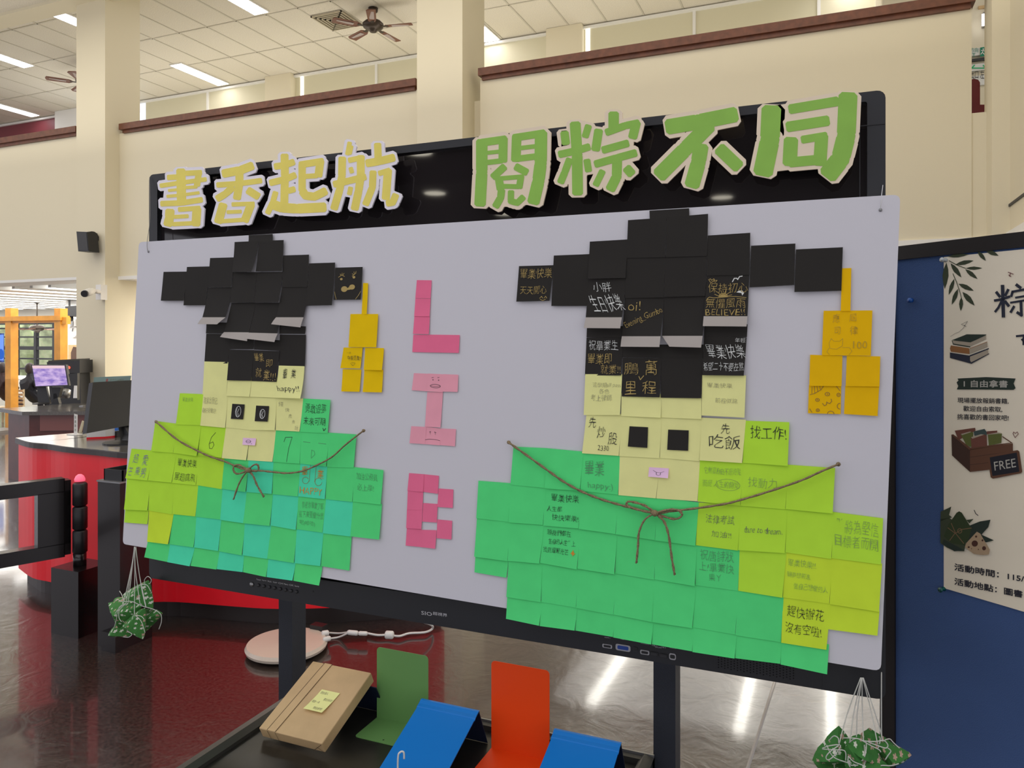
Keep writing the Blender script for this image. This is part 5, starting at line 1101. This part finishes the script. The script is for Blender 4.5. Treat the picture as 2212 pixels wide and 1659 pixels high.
MB().prism([a1+Vector((-.08, -.05, zd-.04)), a2+Vector((0, -.08, zd-.04)), a3+Vector((.1, -.05, zd-.04)), a4+Vector((0, 0, zd-.04)), a5+Vector((-.08, 0, zd-.04))], (0, 0, .04)).build('desk_top', M_top, SD)
u_ = (a3-a2).normalized(); v_ = Vector((u_.y, -u_.x, 0))
MB().prism([a2+u_*.12+v_*.002+Vector((0, 0, zd-.22)), a3+v_*.002+Vector((0, 0, zd-.22)), a3+v_*.002+Vector((0, 0, zd-.045)), a2+u_*.12+v_*.002+Vector((0, 0, zd-.045))], v_*.01).build('fascia', M_wd2, SD)
dw = (a3-a2).length
for k in range(2):
    s = a2+u_*(.14+k*.36)+v_*.002; dr_ = MB().prism([s+Vector((0, 0, .08)), s+u_*.34+Vector((0, 0, .08)), s+u_*.34+Vector((0, 0, zd-.24)), s+Vector((0, 0, zd-.24))], v_*.01).build('door', M_wd, SD)
    q = s+u_*(.31 if k == 0 else .04)+v_*.012+Vector((0, 0, zd-.29))
    if k == 0: MB().tube([q, q+v_*.02], .012, 10).build('knob', M_kraft, dr_, True)
def quadbox(pts, th, name, m_, parent): return MB().prism(pts, th).build(name, m_, parent)
# monitor with purple picture
zc_ = 8.75*kz
MO = thing('monitor', 'monitor showing a purple picture on the dark wooden desk', 'monitor')
q = [atD(67, 788, zc_), atD(142, 788, zc_-.15), atD(149, 833, zc_-.15), atD(75, 836, zc_)]
fwd = Vector((-sn, cs, 0))
quadbox(q, fwd*.05, 'monitor_case', M_dark, MO)
cen = sum(q, Vector())/4
M_scr = bpy.data.materials.new('purple_screen_picture'); M_scr.use_nodes = True; nt = M_scr.node_tree; bb = nt.nodes['Principled BSDF']
tc = nt.nodes.new('ShaderNodeTexCoord'); nz = nt.nodes.new('ShaderNodeTexNoise'); nz.inputs['Scale'].default_value = 9; nz.inputs['Detail'].default_value = 3; rp = nt.nodes.new('ShaderNodeValToRGB')
rp.color_ramp.elements[0].color = (.22, .14, .50, 1); rp.color_ramp.elements[0].position = .35; rp.color_ramp.elements[1].color = (.62, .45, .75, 1); rp.color_ramp.elements[1].position = .65
mpp = nt.nodes.new('ShaderNodeMapping'); mpp.inputs['Scale'].default_value = (1, 1, 3); mpp.inputs['Rotation'].default_value = (0, .25, 0)
nt.links.new(tc.outputs['Object'], mpp.inputs[0]); nt.links.new(mpp.outputs[0], nz.inputs['Vector']); nt.links.new(nz.outputs['Fac'], rp.inputs[0]); nt.links.new(rp.outputs[0], bb.inputs['Emission Color']); bb.inputs['Emission Strength'].default_value = .95; bb.inputs['Base Color'].default_value = (.02, .02, .02, 1)
qq = [cen+(p-cen)*.93-fwd*.003 for p in q]; quadbox(qq, fwd*.002, 'screen', M_scr, MO)
quadbox([qq[0].lerp(qq[3], 0)-fwd*.002, qq[1]-fwd*.002, qq[1].lerp(qq[2], .14)-fwd*.002, qq[0].lerp(qq[3], .14)-fwd*.002], fwd*.001, 'screen_title_bar', mat('pale_screen_bar', (.3, .2, .25), emit=(.75, .55, .58), es=.8), MO)
w0 = atD(78, 836, zc_+.03); 
quadbox([atD(79, 834, zc_+.03), atD(99, 834, zc_+.03), Vector((atD(103, 874, zc_).x, atD(103, 874, zc_).y+.03, zd)), Vector((atD(77, 874, zc_).x, atD(77, 874, zc_).y+.03, zd))], fwd*.03, 'stand_neck', M_dark, MO)
cb = (atD(90, 874, zc_)); MB().lathe((cb.x, cb.y, zd), [(.10, 0), (.10, .012), (.04, .02)], 18).build('stand_base', M_dark, MO)
# barcode scanner, printer, second black screen
SCN = thing('document_camera', 'silver and black document scanner on a stand beside the purple-screen monitor', 'scanner')
c0 = atD(136, 850, zc_+.22); MB().lathe(c0, [(.055, -.10), (.062, -.08), (.062, .08), (.055, .10)], 18, 'x').build('silver_drum', M_steel, SCN, True)
quadbox([atD(110, 836, zc_), atD(132, 836, zc_), atD(126, 858, zc_), atD(116, 862, zc_)], fwd*.06, 'head', M_black, SCN)
MB().prism([Vector((atD(112, 866, zc_).x, atD(112, 866, zc_).y, zd)), Vector((atD(128, 866, zc_).x, atD(128, 866, zc_).y, zd)), atD(122, 850, zc_), atD(116, 850, zc_)], fwd*.05).build('foot', M_black, SCN)
PRN = thing('black_printer', 'large black printer with a red light behind the wooden desk', 'printer')
zp = 9.6*kz
quadbox([atD(101, 782, zp), atD(172, 778, zp), atD(172, 806, zp), atD(104, 806, zp)], fwd*.32, 'printer_body', M_dark, PRN)
quadbox([atD(104, 778.5, zp+.05), atD(172, 775, zp+.05), atD(172, 779, zp), atD(104, 783, zp)], fwd*.25, 'paper_lid', M_black, PRN)
quadbox([atD(104, 806, zp+.05), atD(172, 806, zp+.05), Vector((atD(172, 870, zp).x, atD(172, 870, zp).y+.05, 0)), Vector((atD(110, 870, zp).x, atD(110, 870, zp).y+.05, 0))], fwd*.25, 'printer_base', M_dark, PRN)
q = atD(149, 794, zp-.003); MB().tube([q, q-fwd*.01], .02, 8).build('status_light', mat('red_led', (.5, .02, .02), emit=(1, .1, .05), es=2), PRN)
BS = thing('black_panel_screen', 'tall black curved screen with white label beside the left column', 'screen')
zq = zc_-.2
quadbox([atD(148, 808, zq), atD(167, 806, zq), atD(167, 864, zq), atD(151, 866, zq), atD(154, 836, zq)], fwd*.05, 'screen_back', M_dark, BS)
quadbox([atD(160, 833, zq-.01), atD(166, 833, zq-.01), atD(166, 860, zq-.01), atD(158, 860, zq-.01)], fwd*.006, 'white_label', M_white, BS)
DH = thing('document_rack', 'grey angled leaflet rack hanging over the edge of the wooden desk', 'rack')
q1, q2, q3, q4, q5, q6 = [atD(x, y, zc_-.35) for x, y in ((124, 878), (150, 900), (160, 903), (180, 876), (172, 876), (157, 893))]
quadbox([q1, q2, q3, q4, q5, q6], fwd*.05, 'rack_frame', M_steel, DH)
quadbox([atD(136, 879, zc_-.33), atD(172, 877, zc_-.33), atD(157, 893, zc_-.33)], fwd*.04, 'rack_inner', mat('dark_green_card', (.03, .045, .035)), DH)
# near monitor on the red counter
MN = thing('monitor', 'black monitor seen from behind on the red counter with a small white label', 'monitor')
q = [atD(192, 828, 4.3*kz), atD(300, 822, 4.62*kz), atD(296, 916, 4.55*kz), atD(178, 938, 4.2*kz)]
nn_ = (q[1]-q[0]).cross(q[3]-q[0]).normalized()
if nn_.y > 0: nn_ = -nn_
quadbox(q, -nn_*.035, 'monitor_case', M_black, MN)
def mf(u, v, off=0): return q[0].lerp(q[1], u).lerp(q[3].lerp(q[2], u), v)+nn_*off
MB().prism([mf(.03, .05, .001), mf(.97, .05, .001), mf(.97, .9, .001), mf(.03, .9, .001)], nn_*.006).build('rear_shell', M_dark, MN)
m = MB(); write(m, mf, 'ASUS', .60, .40, .86, .47, off=.009, skew=-.3); m.build('maker_lettering', M_black, MN)
quadbox([mf(.62, .60, .008), mf(.80, .60, .008), mf(.80, .72, .008), mf(.62, .72, .008)], nn_*.001, 'white_label', M_white, MN)
b0 = atZ(268, 957, zt2); MB().lathe((b0.x, b0.y, zt2), [(.12, 0), (.12, .008), (.04, .016)], 20).build('stand_base', M_black, MN)
MB().prism([mf(.62, .78, .01), mf(.9, .78, .01), Vector((b0.x+.05, b0.y, zt2+.01)), Vector((b0.x-.03, b0.y, zt2+.01))], fwd*.03).build('stand_neck', M_dark, MN)
MB().tube(arcpts([mf(.42, .84, .01), mf(.65, .86, .02), mf(.9, .96, .02), mf(1.1, .99, .0)]), .006, 6).build('cable', M_black, MN, True)
LB = thing('counter_sign', 'pale blue information strip standing behind the black monitor', 'sign')
q = [atD(203, 815, 4.75*kz), atD(283, 811.5, 5.0*kz), atD(279, 832, 5.0*kz), atD(201, 835, 4.75*kz)]
quadbox(q, fwd*.004, 'sign_plate', mat('pale_blue_card', (.22, .34, .36)), LB)
def sf(u, v, off=0): return q_s[0].lerp(q_s[1], u).lerp(q_s[3].lerp(q_s[2], u), v)-fwd*off
q_s = q
m = MB(); write(m, sf, '圖書館 服務台', .44, .28, .82, .56, off=.003); m.build('printed_text', INK['pencil'], LB)
m = MB(); fill(m, sf, ell(.36, .4, .03, .2), .003); m.build('red_emblem', mat('faded_red_print', (.35, .12, .12)), LB)
quadbox([Vector((q[3].x+.1, q[3].y, zt2)), Vector((q[3].x+.14, q[3].y, zt2)), q[3]+Vector((.14, 0, 0)), q[3]+Vector((.1, 0, 0))], fwd*.01, 'support', M_wplast, LB)
SH = thing('acrylic_sign_holder', 'small white upright sign holder on the red counter, left of the monitor', 'sign holder')
s1 = atZ(164, 939, zt2); zcs = (s1-O).dot(fwd)
quadbox([atD(159.5, 939, zcs), atD(167, 939, zcs), atD(167, 896, zcs), atD(160, 894, zcs)], fwd*.004, 'upright', M_wplast, SH)
MB().box((s1.x-.05, s1.y-.03, zt2), (s1.x+.04, s1.y+.03, zt2+.004)).build('foot', M_wplast, SH)
m = MB(); hf = lambda u, v, off: atD(160.5+5*u, 897+38*v, zcs)-fwd*.002; 
for k, ch in enumerate('借書服務'): write(m, hf, ch, .2, .04+.24*k, .8, .2+.24*k)
m.build('printed_text', INK['pencil'], SH)
CD = thing('cream_card', 'cream folded card leaning beside the sign holder on the red counter', 'card')
s2 = atZ(176, 935, zt2); zc2 = (s2-O).dot(fwd)
quadbox([atD(169, 934, zc2), atD(175, 936, zc2), atD(180.5, 911, zc2), atD(177, 909, zc2)], fwd*.01, 'card', mat('cream_card_stock', (.62, .55, .38)), CD)
TB = thing('paper_tray', 'low white box with a red base line lying on the red counter', 'tray')
s3 = atZ(187, 949, zt2); s4 = atZ(228, 947, zt2)
for z0, z1, mm_, nm in ((0, .012, M_red, 'base_line'), (.012, .06, M_wplast, 'box_side')):
    MB().prism([s3+Vector((0, 0, z0)), s4+Vector((0, 0, z0)), s4+Vector((.05, .25, z0)), s3+Vector((.05, .25, z0))], (0, 0, z1-z0)).build(nm, mm_, TB)
SB = thing('blue_stapler', 'small blue stapler on the white box by the black monitor', 'stapler')
s5 = atZ(236, 944, zt2); MB().prism([s5+Vector((-.03, 0, .04)), s5+Vector((.07, 0, .045)), s5+Vector((.07, 0, .075)), s5+Vector((-.02, 0, .062))], (0, .05, 0)).build('stapler_top', mat('bright_blue_plastic', (.02, .16, .62), rough=.3), SB)
MB().box(s5+Vector((-.03, 0, .0)), s5+Vector((.07, .05, .04))).build('stapler_base', M_black, SB)
# ------------------------------------------------------------ gate and bollards
M_gate = mat('black_lacquer', (.010, .007, .007), rough=.25, coat=.2)
g0 = atZ(259, 1406, 0); g1 = atZ(212, 1395, 0)
tp = H-(1045-735)*((g0-O).dot(fwd))/FP
PI_ = thing('bollard_pillar', 'tall square black pillar topped by an open black box, at the left edge of the board', 'pillar')
MB().box((g1.x, g0.y, 0), (g0.x, g0.y+.2, tp)).build('pillar_body', M_gate, PI_)
MB().box((g1.x-.004, g0.y-.004, tp), (g0.x+.004, g0.y+.204, tp+.008)).build('pillar_cap', M_steel, PI_)
gx, gy = g1.x+.05, g0.y+.03
rc = [(g1.x+.02, g0.y+.02), (g0.x-.005, g0.y+.02), (g0.x-.005, g0.y+.17), (g1.x+.02, g0.y+.17)]
for i in range(4):
    a_, b_ = rc[i], rc[(i+1) % 4]; d = Vector((b_[0]-a_[0], b_[1]-a_[1], 0)).normalized(); nx2 = Vector((-d.y, d.x, 0))
    MB().prism([Vector((*a_, tp+.008)), Vector((*b_, tp+.008)), Vector((*b_, tp+.065)), Vector((*a_, tp+.065))], nx2*.006).build('box_side', M_black, PI_)
MB().box((g1.x+.07, g0.y-.035, 0), (g0.x+.01, g0.y-.001, .10)).build('pillar_foot', M_gate, PI_)
h0 = atZ(169, 1380, 0); h1 = atZ(113.5, 1366, 0)
PB = thing('beacon_post', 'black post with a glowing pink ball on a black block', 'post')
zb2 = H-(1236-735)*((h0-O).dot(fwd))/FP
MB().box((h1.x, h0.y, 0), (h0.x, h0.y+.2, zb2)).build('block', M_gate, PB)
pcx, pcy = (h1.x+h0.x)/2, h0.y+.09; zcp = (Vector((pcx, pcy, 0))-Vector((0, 0, 0))).dot(fwd)
ptop = H-(1037-735)*zcp/FP
pc = Vector((pcx, pcy, 0)); 
MB().lathe((pcx, pcy, zb2), [(.033, 0), (.033, ptop-zb2-.4)], 20).build('lower_tube', M_gate, PB, True)
for k in range(3):
    z0 = ptop-.4+.13*k; MB().lathe((pcx+.002, pcy, z0), [(.030, 0), (.037, .006), (.037, .118), (.030, .126)], 20).build('collar', M_black, PB, True)
MB().lathe((pcx, pcy, ptop-.005), [(.027, 0), (.027, .012), (.02, .028), (.009, .037)], 18).build('beacon_ball', mat('pink_lit_ball', (.8, .15, .2), rough=.3, emit=(1, .12, .22), es=.8), PB, True)
GT = thing('swing_gate', 'black swing gate frame with rounded corner at the left edge', 'gate')
hx = pcx-.085; hy = pcy; gd = Vector((-.371, -.928, 0)); gn = Vector((.928, -.371, 0))
hg = Vector((hx, hy, 0)); zc_h = hg.dot(fwd)
zt3 = H-(1030-735)*zc_h/FP; zb3 = H-(1190-735)*zc_h/FP
Lg = 1.15
def gbar(a_, b_, z0, z1, nm): MB().prism([hg+gd*a_+gn*-.035+Vector((0, 0, z0)), hg+gd*b_+gn*-.035+Vector((0, 0, z0)), hg+gd*b_+gn*-.035+Vector((0, 0, z1)), hg+gd*a_+gn*-.035+Vector((0, 0, z1))], gn*.07).build(nm, M_gate, GT)
gbar(.03, Lg, zt3-.075, zt3, 'top_bar'); gbar(.03, Lg, zb3-.02, zb3+.055, 'bottom_bar'); gbar(0, .16, zb3+.05, zt3-.07, 'hinge_plate'); gbar(0, .035, zb3-.01, zt3-.012, 'corner'); gbar(Lg-.08, Lg, zb3, zt3, 'end_bar')
# ------------------------------------------------------------ white pedestal base and its cables
pb = atZ(619, 1398, .02)
PD = thing('pedestal_base', 'round white pedestal base on the floor behind the left display post', 'pedestal')
MB().lathe((pb.x, pb.y, .012), [(.16, -.0), (.2, .006), (.205, .02), (.196, .036), (.03, .038)], 64).build('base_disc', mat('cream_enamel', (.66, .56, .46), rough=.25), PD)
MB().tube([(pb.x, pb.y, .04), (pb.x, pb.y, .40)], .014, 10).build('short_pole', M_wplast, PD, True)
for k in range(3): MB().lathe((pb.x+.15*math.cos(2.1*k), pb.y+.15*math.sin(2.1*k), 0), [(.014, 0), (.014, .013)], 10).build('rubber_foot', M_black, PD)
CB = thing('white_cable', 'white power cable with two plugs and a ferrite bead lying on the floor', 'cable')
fz_ = lambda px, py, z=.012: atZ(px, py, z)
V7 = (500, 1220, 4.424)
def v7(x, y, z=.02): return fz_(V7[0]+x/V7[2], V7[1]+y/V7[2], z)
MB().tube(arcpts([v7(1300,655,.02), v7(1400,672,.02), v7(1500,670,.02), v7(1600,682,.02), v7(1700,655,.02), v7(1850,645,.02), v7(1920,610,.02), v7(1905,572,.06), v7(1800,540,.10)]), .006, 8).build('cable', M_wplast, CB, True)
MB().tube(arcpts([v7(930,650,.02), v7(1030,655,.02), v7(1120,645,.05)]), .005, 8).build('plug_lead', M_wplast, CB, True)
MB().tube(arcpts([v7(940,705,.02), v7(1030,690,.02), v7(1120,650,.05)]), .005, 8).build('plug_lead', M_wplast, CB, True)
for a_, b_, r in (((862,660),(930,650),.016), ((878,718),(945,700),.014), ((1110,645),(1210,655),.014), ((1215,655),(1300,658),.012), ((1470,668),(1548,672),.022)):
    p_, q_ = v7(*a_, .05), v7(*b_, .05); MB().tube([p_, p_.lerp(q_, .15), p_.lerp(q_, .85), q_], r, 8, taper=[.7, 1, 1, .7]).build('connector' if r < .02 else 'ferrite_bead', M_wplast, CB, True)
q = v7(815, 640, .03); MB().box(q+Vector((-.03, -.02, -.03)), q+Vector((.05, .03, .04))).build('black_adapter', M_black, CB)
# ------------------------------------------------------------ wall things
SP = thing('wall_speaker', 'black loudspeaker on a bracket on the left column', 'speaker')
ys_ = YC-.22
c_ = [atY(165, 500, ys_), atY(188, 501, ys_), atY(192, 543, ys_), atY(169, 543, ys_)]
MB().prism(c_, (0, .16, 0)).build('speaker_box', M_black, SP)
MB().prism([p+Vector((0, -.004, 0)) for p in [sum(c_, Vector())/4+(p-sum(c_, Vector())/4)*.9 for p in c_]], (0, .004, 0)).build('speaker_grille', M_dark, SP)
b_ = atY(197, 514, YC-.08); MB().lathe(b_, [(.09, -.04), (.09, .04)], 14, 'x').build('bracket_joint', M_black, SP, True); B((b_.x-.03, YC-.1, b_.z-.03), (b_.x+.05, YC, b_.z+.03)).build('wall_bracket', M_black, SP)
CC = thing('security_camera', 'white bullet security camera on the left column', 'camera')
b_ = atY(222, 631, YC-.03); B((b_.x-.05, YC-.1, b_.z-.11), (b_.x+.05, YC, b_.z+.10)).build('junction_box', M_wplast, CC)
e0, e1 = atY(200, 628, YC-.25), atY(184, 634, YC-.45)
MB().tube([b_, atY(210, 630, YC-.15), e0], .03, 8).build('arm', M_wplast, CC, True)
MB().tube([e0, e0.lerp(e1, .3), e1], .05, 12, taper=[.8, 1, 1]).build('camera_body', M_wplast, CC, True)
MB().tube([e1, e1+(e1-e0).normalized()*.03], .045, 12).build('lens_hood', M_black, CC)
# far pillar with projector, lamp, clock and picture
yf_ = 11.2
def g(px, py, y=yf_): return atY(px, py, y)
struct(B((g(141, 700).x, yf_, 0), (g(141, 700).x+1.2, yf_+.5, ZS-.06)).build('wall_far_pillar', M_white))
PJ = thing('ceiling_projector', 'dark projector hanging by the far white pillar', 'projector')
MB().prism([g(140, 662, 10.8), g(166, 660, 10.8), g(166, 682, 10.8), g(146, 684, 10.8)], (0, .4, 0)).build('projector_body', M_dark, PJ)
MB().tube([g(150, 662, 11.0), g(150, 648, 11.0)], .02, 6).build('ceiling_rod', M_dark, PJ); q = g(145, 688, 10.75); MB().lathe(q, [(.06, -.05), (.06, .1)], 10, 'y').build('lens', M_black, PJ, True)
WL = thing('wall_lamp', 'boxy emergency lamp on the far white pillar', 'lamp'); MB().box(g(152, 705), g(163, 690, yf_-.12)).build('lamp_box', M_wplast, WL); MB().box(g(153, 704, yf_-.13), g(157, 692, yf_-.14)).build('lamp_lens', M_steel, WL)
CK = thing('wall_clock', 'round white clock low on the far white pillar', 'clock'); q = g(157, 716, yf_-.05); MB().lathe(q, [(.10, 0), (.13, .0), (.13, .04)], 20, 'y').build('clock_rim', M_wplast, CK); MB().tube([q+Vector((0, -.01, 0)), q+Vector((.02, -.01, .07))], .006, 5).build('hand', M_black, CK)
PCt = thing('framed_picture', 'brown picture on the far white pillar', 'picture'); MB().box(g(150, 778), g(166, 745, yf_-.03)).build('picture_mount', M_kraft, PCt)
MB().prism([g(153, 777, yf_-.035), g(153, 762, yf_-.035), g(158, 749, yf_-.035), g(165, 750, yf_-.035), g(165, 777, yf_-.035)], (0, .004, 0)).build('picture_subject', mat('brown_print', (.10, .05, .03)), PCt)
BP = thing('blue_display', 'blue lit display panel at the left edge under the gallery', 'display'); yb_ = 8.6
MB().box(g(-30, 782, yb_), g(9, 720, yb_+.05)).build('display_frame', M_blue, BP); MB().box(g(-28, 778, yb_-.01), g(7.5, 723, yb_-.005)).build('display_screen', mat('blue_display_picture', (.1, .2, .6), emit=(.16, .32, .95), es=.75), BP)
MB().lathe(g(1, 765, yb_-.02), [(.09, 0), (.09, .008)], 18, 'y').build('display_emblem', mat('dark_blue_emblem', (.02, .1, .5), emit=(.0, .12, .6), es=.5), BP)
MB().box(g(-12, 800, yb_+.02), g(-8, 782, yb_+.04)).build('display_pole', M_steel, BP)
MB().box(Vector((g(-10, 800, yb_).x-.03, yb_+.02, 0)), Vector((g(-10, 800, yb_).x+.03, yb_+.05, g(-10, 790, yb_).z))).build('display_post', M_steel, BP)
MB().box(Vector((g(-10, 800, yb_).x-.25, yb_-.1, 0)), Vector((g(-10, 800, yb_).x+.25, yb_+.3, .04))).build('display_foot', M_steel, BP)
# people and study tables in the far room
def person(verts, edges, radii, m_, label, parts):
    me = bpy.data.meshes.new('person'); me.from_pydata([tuple(v) for v in verts], edges, []); o = bpy.data.objects.new('body', me); C.objects.link(o)
    sk = o.modifiers.new('skin', 'SKIN'); sb = o.modifiers.new('smooth', 'SUBSURF'); sb.levels = 1; sb.render_levels = 1
    for i, r in enumerate(radii): me.skin_vertices[0].data[i].radius = (r, r)
    me.skin_vertices[0].data[0].use_root = True; me.materials.append(m_)
    t = thing('person', label, 'person'); o.parent = t
    for nm, mm_, c0_, r3 in parts:
        vs = []; fs = []
        for i in range(9):
            for j in range(12):
                a_ = math.pi*i/8; b__ = 2*math.pi*j/12; vs.append((c0_.x+r3[0]*math.sin(a_)*math.cos(b__), c0_.y+r3[1]*math.sin(a_)*math.sin(b__), c0_.z+r3[2]*math.cos(a_)))
        for i in range(8): fs += [(i*12+j, i*12+(j+1) % 12, (i+1)*12+(j+1) % 12, (i+1)*12+j) for j in range(12)]
        obj(nm, vs, fs, mm_, t, True)
    return t
M_coat = mat('navy_black_coat', (.012, .014, .022), rough=.8); M_hair = mat('dark_hair', (.02, .012, .012), rough=.5); M_skin = mat('skin', (.45, .27, .18), rough=.6); M_chair = mat('light_wood_chair', (.55, .42, .25), rough=.5)
def seated(px, py_head, y, coat, label):
    h_ = g(px, py_head, y); s = Vector((h_.x, y, 0)); kk = .8
    s.z = .1
    vs = [s+Vector((0, 0, .50)), s+Vector((0, .02, .72)), s+Vector((0, .05, .95)), s+Vector((0, .08, 1.06)), s+Vector((0, .1, 1.18)), s+Vector((-.19, .06, .94)), s+Vector((-.24, .15, .74)), s+Vector((-.15, .38, .74)), s+Vector((.19, .06, .94)), s+Vector((.24, .15, .74)), s+Vector((.15, .38, .74)),
          s+Vector((-.1, .2, .5)), s+Vector((-.12, .42, .48)), s+Vector((-.12, .45, .08)), s+Vector((.1, .2, .5)), s+Vector((.12, .42, .48)), s+Vector((.12, .45, .08)), s+Vector((-.12, .58, .05)), s+Vector((.12, .58, .05))]
    vs = [s+(v-Vector((s.x, s.y, 0)))*kk-Vector((0, 0, s.z)) for v in vs]
    person(vs, [(0,1),(1,2),(2,3),(3,4),(2,5),(5,6),(6,7),(2,8),(8,9),(9,10),(0,11),(11,12),(12,13),(0,14),(14,15),(15,16),(13,17),(16,18)], [r*.8 for r in (.17,.16,.15,.06,.08,.075,.06,.04,.075,.06,.04,.1,.08,.05,.1,.08,.05,.04,.04)], coat, label,
        [('head', M_skin, Vector((s.x, s.y+.09, 1.06)), (.07, .08, .10)), ('hair', M_hair, Vector((s.x, s.y+.06, 1.07)), (.08, .08, .11))])
    s.z = 0
    ch = thing('study_chair', 'light wooden chair under the seated %s' % ('person in the middle of the far window' if px > 30 else 'person at the left edge'), 'chair')
    MB().box(s+Vector((-.2, -.17, .29)), s+Vector((.2, .2, .325))).build('seat', M_chair, ch)
    for dx in (-.19, .16):
        for dy in (-.16, .17): MB().box(s+Vector((dx, dy, 0)), s+Vector((dx+.03, dy+.03, .29))).build('leg', M_chair, ch)
    for k in range(5): MB().box(s+Vector((-.19, -.2, .37+.07*k)), s+Vector((.19, -.18, .41+.07*k))).build('back_slat', M_chair, ch)
    for dx in (-.19, .17): MB().box(s+Vector((dx, -.18, .32)), s+Vector((dx+.02, -.16, .70))).build('back_post', M_chair, ch)
seated(57, 820, 9.45, M_coat, 'person in a dark coat with dark hair, seated with the back to us')
seated(-2, 825, 9.5, mat('dark_red_top', (.03, .012, .012), rough=.8), 'person in a dark top seated at the left edge, seen from behind')
TBs = thing('study_table', 'white study table in front of the seated people', 'table')
q = Vector((g(30, 800, 11.7).x, 11.5, 0))
MB().box(q+Vector((-2, 0, .70)), q+Vector((2.2, .8, .74))).build('table_top', M_white, TBs)
for dx in (-1.9, 2.1):
    for dy in (.05, .7): MB().box(q+Vector((dx, dy, 0)), q+Vector((dx+.05, dy+.05, .70))).build('leg', M_steel, TBs)
BC = thing('blue_chair', 'blue plastic chair beside the person in the dark coat', 'chair')
q = Vector((g(40, 830, 10.8).x, 12.6, 0)); MB().box(q+Vector((-.2, -.2, .42)), q+Vector((.2, .22, .46))).build('seat', M_bst, BC)
MB().prism([q+Vector((x, -.2, .55+z)) for x, z in roundrect(0, .13, .38, .26, .08)], (0, .03, 0)).build('backrest', M_bst, BC)
for dx in (-.18, .16):
    for dy in (-.18, .18): MB().box(q+Vector((dx, dy, 0)), q+Vector((dx+.025, dy+.025, .56 if dy < 0 else .42))).build('leg', M_steel, BC)
# glimpse onto the gallery at the right
YE = 9.6
M_wp = mat('white_sign_plate', (.75, .76, .72), rough=.5); M_gr = mat('green_sign_print', (.0, .22, .12), rough=.5)
def e(px, py, y=YE): return atY(px, py, y)
struct(B((xr-.6, YE+.002, ZU), (5, YE+.18, ZC)).build('wall_gallery_end', M_wall))
EX = thing('exit_sign', 'green and white exit direction sign seen through the gap beside the right pillar', 'sign')
MB().box(e(2085, 126), e(2145, 99, YE-.05)).build('sign_box', M_wp, EX)
MB().box(e(2117.5, 122, YE-.06), e(2140, 100, YE-.055)).build('green_field', M_gr, EX)
def ef(u, v, off): return atY(u, v, YE-.062-off)
m = MB(); write(m, ef, '方向', 2096, 103, 2113, 113); write(m, ef, 'EXIT', 2083, 115, 2107, 123); m.build('sign_text', M_gr, EX)
m = MB(); fill(m, ef, ell(2124, 106, 1.6, 1.6, 8)); [ribbon(m, ef, l, 1.6) for l in ([(2124,108),(2122,113),(2119,117)], [(2122,113),(2127,118)], [(2120,109),(2127,110)])]; m.build('running_figure', M_wp, EX)
AR = thing('arrow_sign', 'white sign with green arrow below the exit sign', 'sign')
MB().box(e(2085, 158), e(2145, 134, YE-.04)).build('sign_plate', M_wp, AR)
m = MB(); [ribbon(m, lambda u, v, off: atY(u, v, YE-.045-off), l, 2.4) for l in ([(2100,147),(2130,147)], [(2124,141),(2130,147)], [(2105,141),(2099,147)])]; m.build('green_arrow', mat('bright_green_print', (.02, .42, .16)), AR)
MB().box(e(2085, 131, YE-.02), e(2145, 127, YE-.05)).build('grey_bar', M_dark, AR)
SP2 = thing('wall_lantern', 'small clear wall lamp high in the gap beside the right pillar', 'lamp'); MB().box(e(2120, 62), e(2130, 25, YE-.1)).build('lamp_body', M_steel, SP2); MB().box(e(2121, 56, YE-.11), e(2127, 30, YE-.105)).build('lamp_tube', M_lamp, SP2)
BPl = thing('brown_wall_plate', 'brown plate above the wall lamp in the gap', 'plate'); MB().box(e(2113, 21), e(2140, 9, YE-.03)).build('plate', M_kraft, BPl)
PS = thing('notice_sheet', 'white notice sheet with black writing below the green arrow sign', 'notice'); MB().box(e(2095, 188), e(2140, 160, YE-.03)).build('sheet', M_wp, PS)
m = MB(); write(m, lambda u, v, off: atY(u, v, YE-.034-off), '出口 左', 2097, 152, 2126, 170); m.build('sheet_text', INK['black'], PS)
AC = thing('red_armchair', 'dark red seat back and arm seen through the gap beside the right pillar', 'chair')
yc_ = 8.4; M_rs = mat('red_vinyl', (.17, .015, .022), rough=.45)
def r_(px, py): return atY(px, py, yc_)
MB().prism([r_(2096, 236), r_(2096, 172), r_(2104, 170), r_(2113, 172), r_(2117, 178), r_(2117, 226), r_(2138, 226), r_(2138, 236)], (0, .25, 0)).build('chair_side', M_rs, AC)
MB().prism([r_(2080, 236), r_(2138, 236), Vector((r_(2138, 236).x, yc_, ZU+.02)), Vector((r_(2080, 236).x, yc_, ZU+.02))], (0, .5, 0)).build('chair_base', M_rs, AC)
for t in ROOTS: rebase(t)
